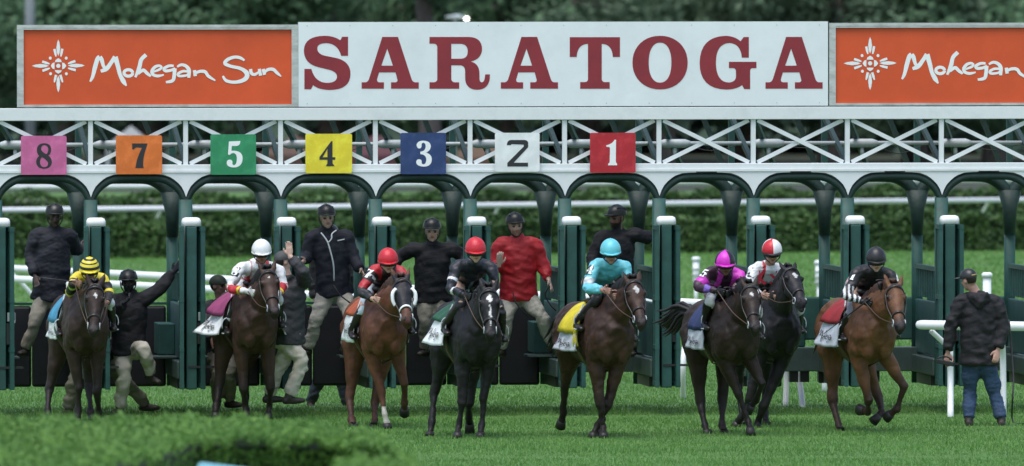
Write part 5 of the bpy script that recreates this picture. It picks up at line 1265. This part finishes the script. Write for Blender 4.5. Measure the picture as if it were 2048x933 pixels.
# ---- 5 light blue
H = mk('brown horse with white star and yellow saddle cloth under the light blue rider', 1222, 878, 17, ((1266, 569), (1284, 652), 14),
   dict(fA=[(1201, 812, -.6), (1206, 855, .4), (1207, 868, -1)], fB=[(1215, 810, -1), (1196, 853, .6), (1187, 867, -.6)], hA=[(1130, 775, 1), (1126, 826, .7), (1123, 842, .6)], hB=[(-.30, .12, .50), (-.12, .10, .26), (-.16, .10, .16)]),
   dict(BAY, base=(.043, .020, .012), white=[(.14, .32, .032, .0)]), opt=dict(cloth=clothm('yellow', (.62, .52, .02)), cband=PALE, stripe=clothm('yellow', (.62, .52, .02)), flare=.08, cloth_a=1.95, band_at=1.5, tail=(-.35, -.1, -.3)))
root, I, J = jockey('jockey in light blue silks and helmet with black breeches', H, dict(head=(1221, 505), shA=(1190, 530), shB=(1250, 533), elA=(1174, 577), haA=(1204, 580), elB=(1259, 572), haB=(1238, 590), knA=(1195, 600), anA=(1155, 643)),
   dict(paint=pick(CY, [(lambda I, T, x, u, f: (I == 1) & (T > .62) & (T < .85), WH)]), legs=BBR, seed=15, silk=([SC, SY], lambda a, b: 0), num='4', patch=SK_, ncol=PRINTW, skin=(0.378, 0.203, 0.155)))
# ---- 6 grey-black horse, behind
H2 = mk('black horse with head turned right, star on forehead, between two other runners', 1556, 866, 14, ((1580, 545), (1606, 612), 26),
   dict(fA=[(1499, 800, -1), (1482, 836, .9), (1474, 846, .5)], fB=[(1527, 814, -.6), (1514, 850, .5), (1514, 860, -1)], hA=[(-.62, -.16, .55), (-.40, -.16, .20), (-.36, -.16, .10)], hB=[(-.60, .16, .55), (-.62, .16, .22), (-.58, .16, .12)]),
   dict(BLKH, base=(.011, .0105, .0125), white=[(.16, .32, .030, .0)], nose=(.05, .05, .055), muzzle=.4), opt=dict(cloth=clothm('white', (.55, .57, .58)), flare=.03, dd=1.5, neck=.74, ear=.1, tail=(-.3, 0, -.4)))
root, I, J = jockey('jockey in white silks with red letters, red and white quartered helmet', H2, dict(head=(1544, 505), shA=(1509, 538), shB=(1567, 539), elA=(1497, 578), haA=(1522, 590), elB=(1580, 578), haB=(1560, 592)),
   dict(paint=pick(WH, [(lambda I, T, x, u, f: (I == 0) & (np.abs(np.abs(x) - .10) < .022), RED)]), legs=WBR, seed=16, silk=([SR, SW, SK_], lambda a, b: 2 if a < .07 else (1 if (math.cos(2 * (b - .75)) > .0) else 0)), band=2, num='2', patch=SK_, skin=(0.405, 0.230, 0.169)))
c0 = I['ch'] - I['sd'] * .12 + Vector((.0, -.16, -.06)); 
def chest(x, y, h): return c0 + I['lat'] * x + Vector((0, -.05 * 0 - h - .02, y))
m = [([(-.10, .075), (-.10, -.075)], .016), ([(-.025, .075), (-.09, 0), (-.02, -.075)], [.014, .016, .016]), ([(.11, .055), (.075, .075), (.04, .045), (.075, 0), (.11, -.04), (.075, -.075), (.035, -.055)], .014)]
ribbon_mesh('chest_letters', m, chest, silkm('letter_red', (.36, .012, .03)), root, .001)
# ---- 7 magenta
H = mk('dark brown horse with navy saddle cloth under the magenta and black rider', 1473, 872, 15, ((1500, 578), (1511, 664), 6),
   dict(fA=[(1478, 790, -1), (1496, 843, -.5), (1500, 858, -1)], fB=[(1524, 768, -.9), (1512, 800, .9), (1503, 812, .6)], hA=[(1401, 806, .9), (1409, 850, -.6), (1414, 864, -1)], hB=[(1444, 802, .9), (1444, 850, -.6), (1447, 864, -1)]),
   dict(DKBAY, base=(.022, .0125, .0085), white=[(.17, .28, .020, .0)]), opt=dict(cloth=clothm('navy', (.020, .035, .11)), cband=PALE, flare=.05, cloth_a=2.0, band_at=1.48, tail=(-.42, -.28, -.12)))
root, I, J = jockey('jockey in black and magenta silks and quartered magenta helmet with white breeches', H, dict(head=(1450, 528), shA=(1418, 546), shB=(1478, 549), elA=(1395, 575), haA=(1432, 582), elB=(1490, 578), haB=(1464, 584), knA=(1420, 600), anA=(1410, 642)),
   dict(paint=pick((.03, .008, .024), [(lambda I, T, x, u, f: (I == 0) & (np.abs(np.abs(x) - .085) < .028), MG), (lambda I, T, x, u, f: (I == 1) & (T > .52) & (T < .80), MG), (lambda I, T, x, u, f: (I == 2) & (T > .45) & (T < .75), (.16, .09, .42)), (lambda I, T, x, u, f: (I == 3) & (T < .35), MG), (lambda I, T, x, u, f: (I == 0) & (f > 0) & (np.abs(u - .05 + x) < .10), (.16, .01, .11))]), legs=WBR, seed=17, gloves=BGL,
        silk=([SM, SK_], lambda a, b: 1 if math.cos(2 * (b - .45)) > 0 else 0), num='5', ncol=PRINTW, skin=(0.162, 0.081, 0.061)))
# ---- 8 red cloth
H = mk('light chestnut horse with red saddle cloth galloping with folded forelegs, at right', 1746, 867, 16, ((1789, 578), (1801, 660), 9),
   dict(fA=[(1737, 800, -1), (1736, 824, .9), (1728, 822, .5)], fB=[(1808, 774, -1), (1794, 818, .6), (1782, 828, .8)], hA=[(1666, 806, .9), (1676, 848, -.6), (1680, 861, -1)], hB=[(1757, 796, -.2), (1764, 826, -.6), (1756, 834, -.2)]),
   dict(CHEST, base=(.115, .050, .021), leg=.8, points=(.014, .011, .011), muzzle=.95, mane=(.012, .010, .010), nose=(.010, .010, .012)), opt=dict(cloth=clothm('red', (.26, .014, .018)), cband=PALE, flare=.09, cloth_a=1.95, band_at=1.36, tail=(-.3, 0, -.4)))
root, I, J = jockey('jockey in black silks with white striped sleeves and black helmet, at right', H, dict(head=(1752, 521), shA=(1719, 541), shB=(1780, 549), elA=(1692, 592), haA=(1726, 604), elB=(1790, 572), haB=(1768, 569, -.1), knA=(1706, 620), anA=(1683, 664)),
   dict(paint=pick(BK, [(lambda I, T, x, u, f: ((I == 1) & (T > .66) | (I == 2) & (T < .9)) & (np.sin(x * 130 + u * 6) > .1), WH), (lambda I, T, x, u, f: (I == 3) & (T > .1) & (T < .8) & (x > .235), WH), (lambda I, T, x, u, f: (I == 0) & (f > 0) & (u < .05) & (np.abs(x - .06) < .07), (.16, .17, .2))]), legs=GBR, seed=18, gloves=BGL, silk=([SK_, SW], lambda a, b: 0), num='1', ncol=PRINTW, skin=(0.513, 0.338, 0.257)))
m = MB(); h = J['haA'] + Vector((.03, -.05, 0)); e = W(1646, 669, h.y + .25); m.tube([h + (h - e) * .12, h, lerp(h, e, .5), e], [.010, .010, .007, .003], 8); meta(m.build('whip', LEATHER, loc=h), 'dark whip pointing down and back beside the red saddle cloth', 'whip')

# ------------------------------------------------------------------ gate crew
def crew(label, d, px, O, fy=0, lean=-.05, group='gate crew'):
    J = {}; pel = W(*px['pel'], d); J['pel'] = pel; s = pel.y
    J['shA'] = W(*px['shA'][:2], d + lean + (px['shA'][2] if len(px['shA']) > 2 else 0)); J['shB'] = W(*px['shB'][:2], d + lean + (px['shB'][2] if len(px['shB']) > 2 else 0))
    hv = px.get('hips', 14)
    J['hipA'] = W(px['pel'][0] - hv, px['pel'][1] + 12, d); J['hipB'] = W(px['pel'][0] + hv, px['pel'][1] + 12, d)
    for q in 'AB':
        J['el' + q] = solve(J['sh' + q], *px['el' + q][:2], .29, px['el' + q][2]); J['ha' + q] = solve(J['el' + q], *px['ha' + q][:2], .26, px['ha' + q][2])
        J['kn' + q] = solve(J['hip' + q], *px['kn' + q][:2], .42, px['kn' + q][2]); J['an' + q] = solve(J['kn' + q], *px['an' + q][:2], .42, px['an' + q][2])
    J['head'] = W(*px['head'][:2], d + lean - .03)
    f = math.radians(fy); J['face'] = Vector((math.sin(f), -math.cos(f), O.get('fz', -.05)))
    bf = math.radians(O.get('by', fy * .4)); t = Vector((math.sin(bf), -math.cos(bf), 0))
    for q in 'AB':
        ta = math.radians(O.get('to' + q, (-22 if q == 'A' else 22))); J['to' + q] = Vector((math.sin(ta + bf), -math.cos(ta + bf), O.get('tz' + q, 0)))
    for kk in ('hdA', 'hdB', 'thA', 'thB', 'cuA', 'cuB', 'hup'):
        if kk in O: J[kk] = Vector(O[kk]) if not isinstance(O[kk], (int, float)) else O[kk]
    return person(label, J, dict(dict(boots=BOOTB, legs=KH, top=BLK, thick=.042, hem=.10, flare=.016, wr=.0075, lwr=.009, legw=1.14), **O), group)[0:2] + (J,)
DS = (.07, .045, .035); LS = (.60, .40, .31)
crew('crew member in dark jacket and khaki trousers standing on the ledge at far left', 151.2, dict(head=(109, 434), shA=(76, 466), shB=(137, 468), pel=(103, 578), elA=(60, 515, -.4), haA=(70, 553, -1), elB=(153, 500, 1), haB=(162, 496, .3), knA=(72, 640, -.5), anA=(50, 697, .5), knB=(122, 640, -.4), anB=(134, 698, .5)), dict(top=NAVY, legs=KH, skin=DS, seed=31, girth=1.12, hem=.13, gloves=None), fy=12)
r_, i_, Jc = crew('crew member in black with arm flung out, one knee raised, between first two horses', 150.0, dict(head=(257, 566), shA=(228, 598), shB=(292, 598), pel=(258, 688), elA=(226, 632, -1), haA=(250, 606, -1), elB=(326, 570, .4), haB=(346, 545, .5), knA=(248, 754, -.4), anA=(240, 815, .6), knB=(288, 700, -1), anB=(302, 748, .7)), dict(top=BLK, legs=KHL, skin=DS, mask=(.012, .012, .014), seed=32, gloves=BGL, hem=.12, cuB=.25, toB=40, tzB=-.25), fy=-6)
crew('crew member bent low, only khaki legs seen behind the far left horse', 150.6, dict(head=(190, 640), shA=(172, 668), shB=(216, 668), pel=(196, 700), elA=(165, 705, -1), haA=(178, 720, -1), elB=(220, 705, -1), haB=(205, 722, -1), knA=(150, 758, -.4), anA=(138, 818, .5), knB=(252, 768, -.3), anB=(290, 806, 1)), dict(top=BLK, legs=KHD, skin=DS, seed=33, toB=60), fy=0, lean=-.3)
crew('crew member in green cap peering from behind the white helmeted rider horse', 151.3, dict(head=(436, 572), shA=(416, 612), shB=(470, 612), pel=(446, 700), elA=(412, 650, -.5), haA=(424, 680, -1), elB=(474, 650, -.5), haB=(462, 680, -1), knA=(436, 748, -.8), anA=(434, 800, .8), knB=(458, 748, -.8), anB=(460, 800, .8)), dict(top=GREYJ, legs=KHD, skin=(0.270, 0.149, 0.108), headgear='cap', helm=mat('cap_green', (.014, .026, .016), .7, .2, 9), seed=34), fy=62)
crew('crew member in charcoal jacket seen from behind with raised hand, striding off right', 148.9, dict(head=(566, 524), shA=(546, 566), shB=(608, 566), pel=(576, 660), elA=(540, 612, -.4), haA=(556, 640, -1), elB=(606, 545, -1), haB=(580, 512, .2), knA=(603, 722, -.3), anA=(578, 792, .5), knB=(560, 730, .4), anB=(538, 790, .6)), dict(top=GREYJ, legs=KHL, skin=LS, headgear='cap', helm=mat('cap_grey', (.05, .055, .055), .7, .2, 9), brim=mat('brim_pale', (.4, .4, .38), .7), seed=35, hem=.16, cuB=.12, hdB=(-.1, -.1, 1), thB=(-1, 0, 0), toA=110, toB=110, by=0, legw=1.2), fy=120)
crew('crew member in navy jacket with white zip standing astride on the ledge', 151.0, dict(head=(653, 436), shA=(625, 470), shB=(690, 470), pel=(668, 574), elA=(613, 514, -.3), haA=(607, 524, -1), elB=(707, 516, -.3), haB=(722, 540, -.8), knA=(632, 640, -.5), anA=(616, 697, .5), knB=(700, 630, -.6), anB=(692, 697, .6)), dict(top=NAVY, legs=KHL, skin=LS, seed=36, trim=True, girth=1.08, cuA=1.0, cuB=.9), fy=10)
pz = [W(642, 466, 150.76), W(654, 482, 150.74), W(660, 500, 150.73), W(667, 530, 150.74), W(668, 562, 150.78)]
kids = [o for o in bpy.data.objects if o.name.startswith('person') and o.get('label', '').startswith('crew member in navy jacket')]
m = MB(); m.tube(pz, .009, 6, res=4); m.tube([W(673, 461, 150.78), W(664, 468, 150.75), W(663, 478, 150.73), W(656, 486, 150.735)], .008, 6, res=4); m.build('white_zip', PRINTW, kids[0])
m = MB(); m.tube([W(675, 482, 150.735), W(689, 479, 150.75)], .006, 6); m.build('chest_mark', PRINTW, kids[0])
crew('crew member in black jacket with arms spread, standing behind the red helmeted riders', 151.4, dict(head=(864, 463), shA=(830, 496), shB=(900, 497), pel=(866, 582), elA=(798, 514, .4), haA=(786, 540, -.6), elB=(926, 512, .3), haB=(932, 540, -.6), knA=(852, 640, -.5), anA=(850, 698, .5), knB=(886, 640, -.5), anB=(894, 698, .5)), dict(top=BLK, legs=KHD, skin=LS, seed=37, trim=True, hem=.13, girth=1.1), fy=2)
crew('crew member in red jacket and beige trousers standing on the ledge', 151.0, dict(head=(1030, 452), shA=(1000, 486), shB=(1070, 486), pel=(1037, 580), elA=(990, 536, -.8), haA=(998, 530, -1), elB=(1088, 535, -.2), haB=(1098, 562, -.6), knA=(1012, 640, -.5), anA=(1004, 698, .5), knB=(1082, 632, -.4), anB=(1104, 690, .6)), dict(top=REDJ, legs=KHL, skin=(0.600, 0.419, 0.324), beard=(.34, .20, .15), seed=38, hem=.12, girth=1.1, hdA=(.1, -.35, 1), thA=(1, -.2, 0), cuA=.5, cuB=.4, cuff=.86), fy=14)
crew('bearded crew member in black jacket reaching to the right post behind the blue rider', 151.3, dict(head=(1234, 437), shA=(1206, 472), shB=(1266, 470), pel=(1236, 568), elA=(1186, 515, -.3), haA=(1182, 545, -1), elB=(1292, 474, .3), haB=(1300, 478, .6), knA=(1222, 634, -.5), anA=(1216, 698, .5), knB=(1256, 634, -.5), anB=(1264, 698, .5)), dict(top=BLK, legs=KHD, skin=(0.230, 0.121, 0.088), beard=(.012, .010, .009), seed=39, hem=.13), fy=-48)
r_, i_, J9 = crew('man in black hooded jacket, blue jeans and cap, seen from behind at right', G(1960, 852).y, dict(head=(1938, 560), shA=(1924, 598), shB=(1992, 602), pel=(1958, 712), elA=(1903, 652, .3), haA=(1896, 706, -.5), elB=(2006, 656, .2), haB=(1996, 700, -1), knA=(1940, 782, .3), anA=(1938, 838, -.3), knB=(1990, 786, .3), anB=(2003, 838, -.3)), dict(top=BLK, legs=JEANS, skin=(0.486, 0.284, 0.216), headgear='cap', seed=40, hood=(0, -1, 0), hem=.10, girth=1.12, trim=True, toA=0, toB=0, by=176, fz=-.2), fy=-138)
ha = J9['haA']
bx_ = empty('control_box', ha + Vector((-.03, 0, -.14)), 'small black control box held by the man in jeans', 'control box')
m = MB(); m.box(ha + Vector((-.03, -.01, -.11)), (.20, .09, .05), (Vector((.97, 0, -.2)), Vector((0, 1, 0)), Vector((.2, 0, .97)))); m.build('case', BLACK, bx_, smooth=False, bevel=.008)
m = MB(); m.tube([ha + Vector((-.12, -.01, -.07)), ha + Vector((-.07, -.01, -.04)), ha + Vector((.0, -.01, -.05)), ha + Vector((.06, -.01, -.10))], .009, 8, res=3); m.build('handle', BLACK, bx_)
P = [W(2018, 640, 147.2), W(2023, 700, 147.2), W(2027, 760, 147.1), W(2025, 800, 147.0), G(2026, 846), G(2050, 850), G(2100, 852)]
for q in P[-3:]: q.z = .012
m = MB(); m.tube(P, .010, 8, res=4); meta(m.build('cable', BLACK, loc=P[4]), 'thin black cable hanging down to the grass right of the man in jeans', 'cable')
crew('person in dark jeans standing behind the black tail doors, only legs seen', 153.2, dict(head=(662, 470), shA=(634, 510), shB=(690, 510), pel=(662, 612), elA=(626, 560, .3), haA=(630, 600, -.5), elB=(696, 560, .3), haB=(694, 600, -.5), knA=(646, 740, .0), anA=(622, 806, .3), knB=(680, 740, .0), anB=(694, 812, .3)), dict(top=BLK, legs=DJEANS, skin=LS, seed=41, headgear='cap', toA=0, toB=0), fy=0)
# lead straps in the hands of two of the crew
for nm_, P in (('strap', [W(667, 571, 150.72), W(680, 590, 150.66), W(700, 606, 150.66), W(718, 618, 150.7)]), ('strap', [W(1026, 585, 150.75), W(1032, 606, 150.7), W(1045, 622, 150.68), W(1054, 632, 150.7)]), ('strap', [W(1100, 572, 150.7), W(1090, 590, 150.7), W(1102, 612, 150.7), W(1112, 622, 150.7)])):
    m = MB(); m.tube(P, .008, 6, res=5); o = m.build('lead_strap', LEATHER, loc=P[0]); meta(o, None, 'strap', 'lead straps of the gate crew')
    o['label'] = {667: 'thin black lead strap across the trousers of the man with white zip', 1026: 'black lead strap hanging before the red jacket', 1100: 'black lead strap hanging from the left hand of the red jacket man'}[[667, 1026, 1100][len([q for q in bpy.data.objects if q.name.startswith('lead_strap')]) - 1]]
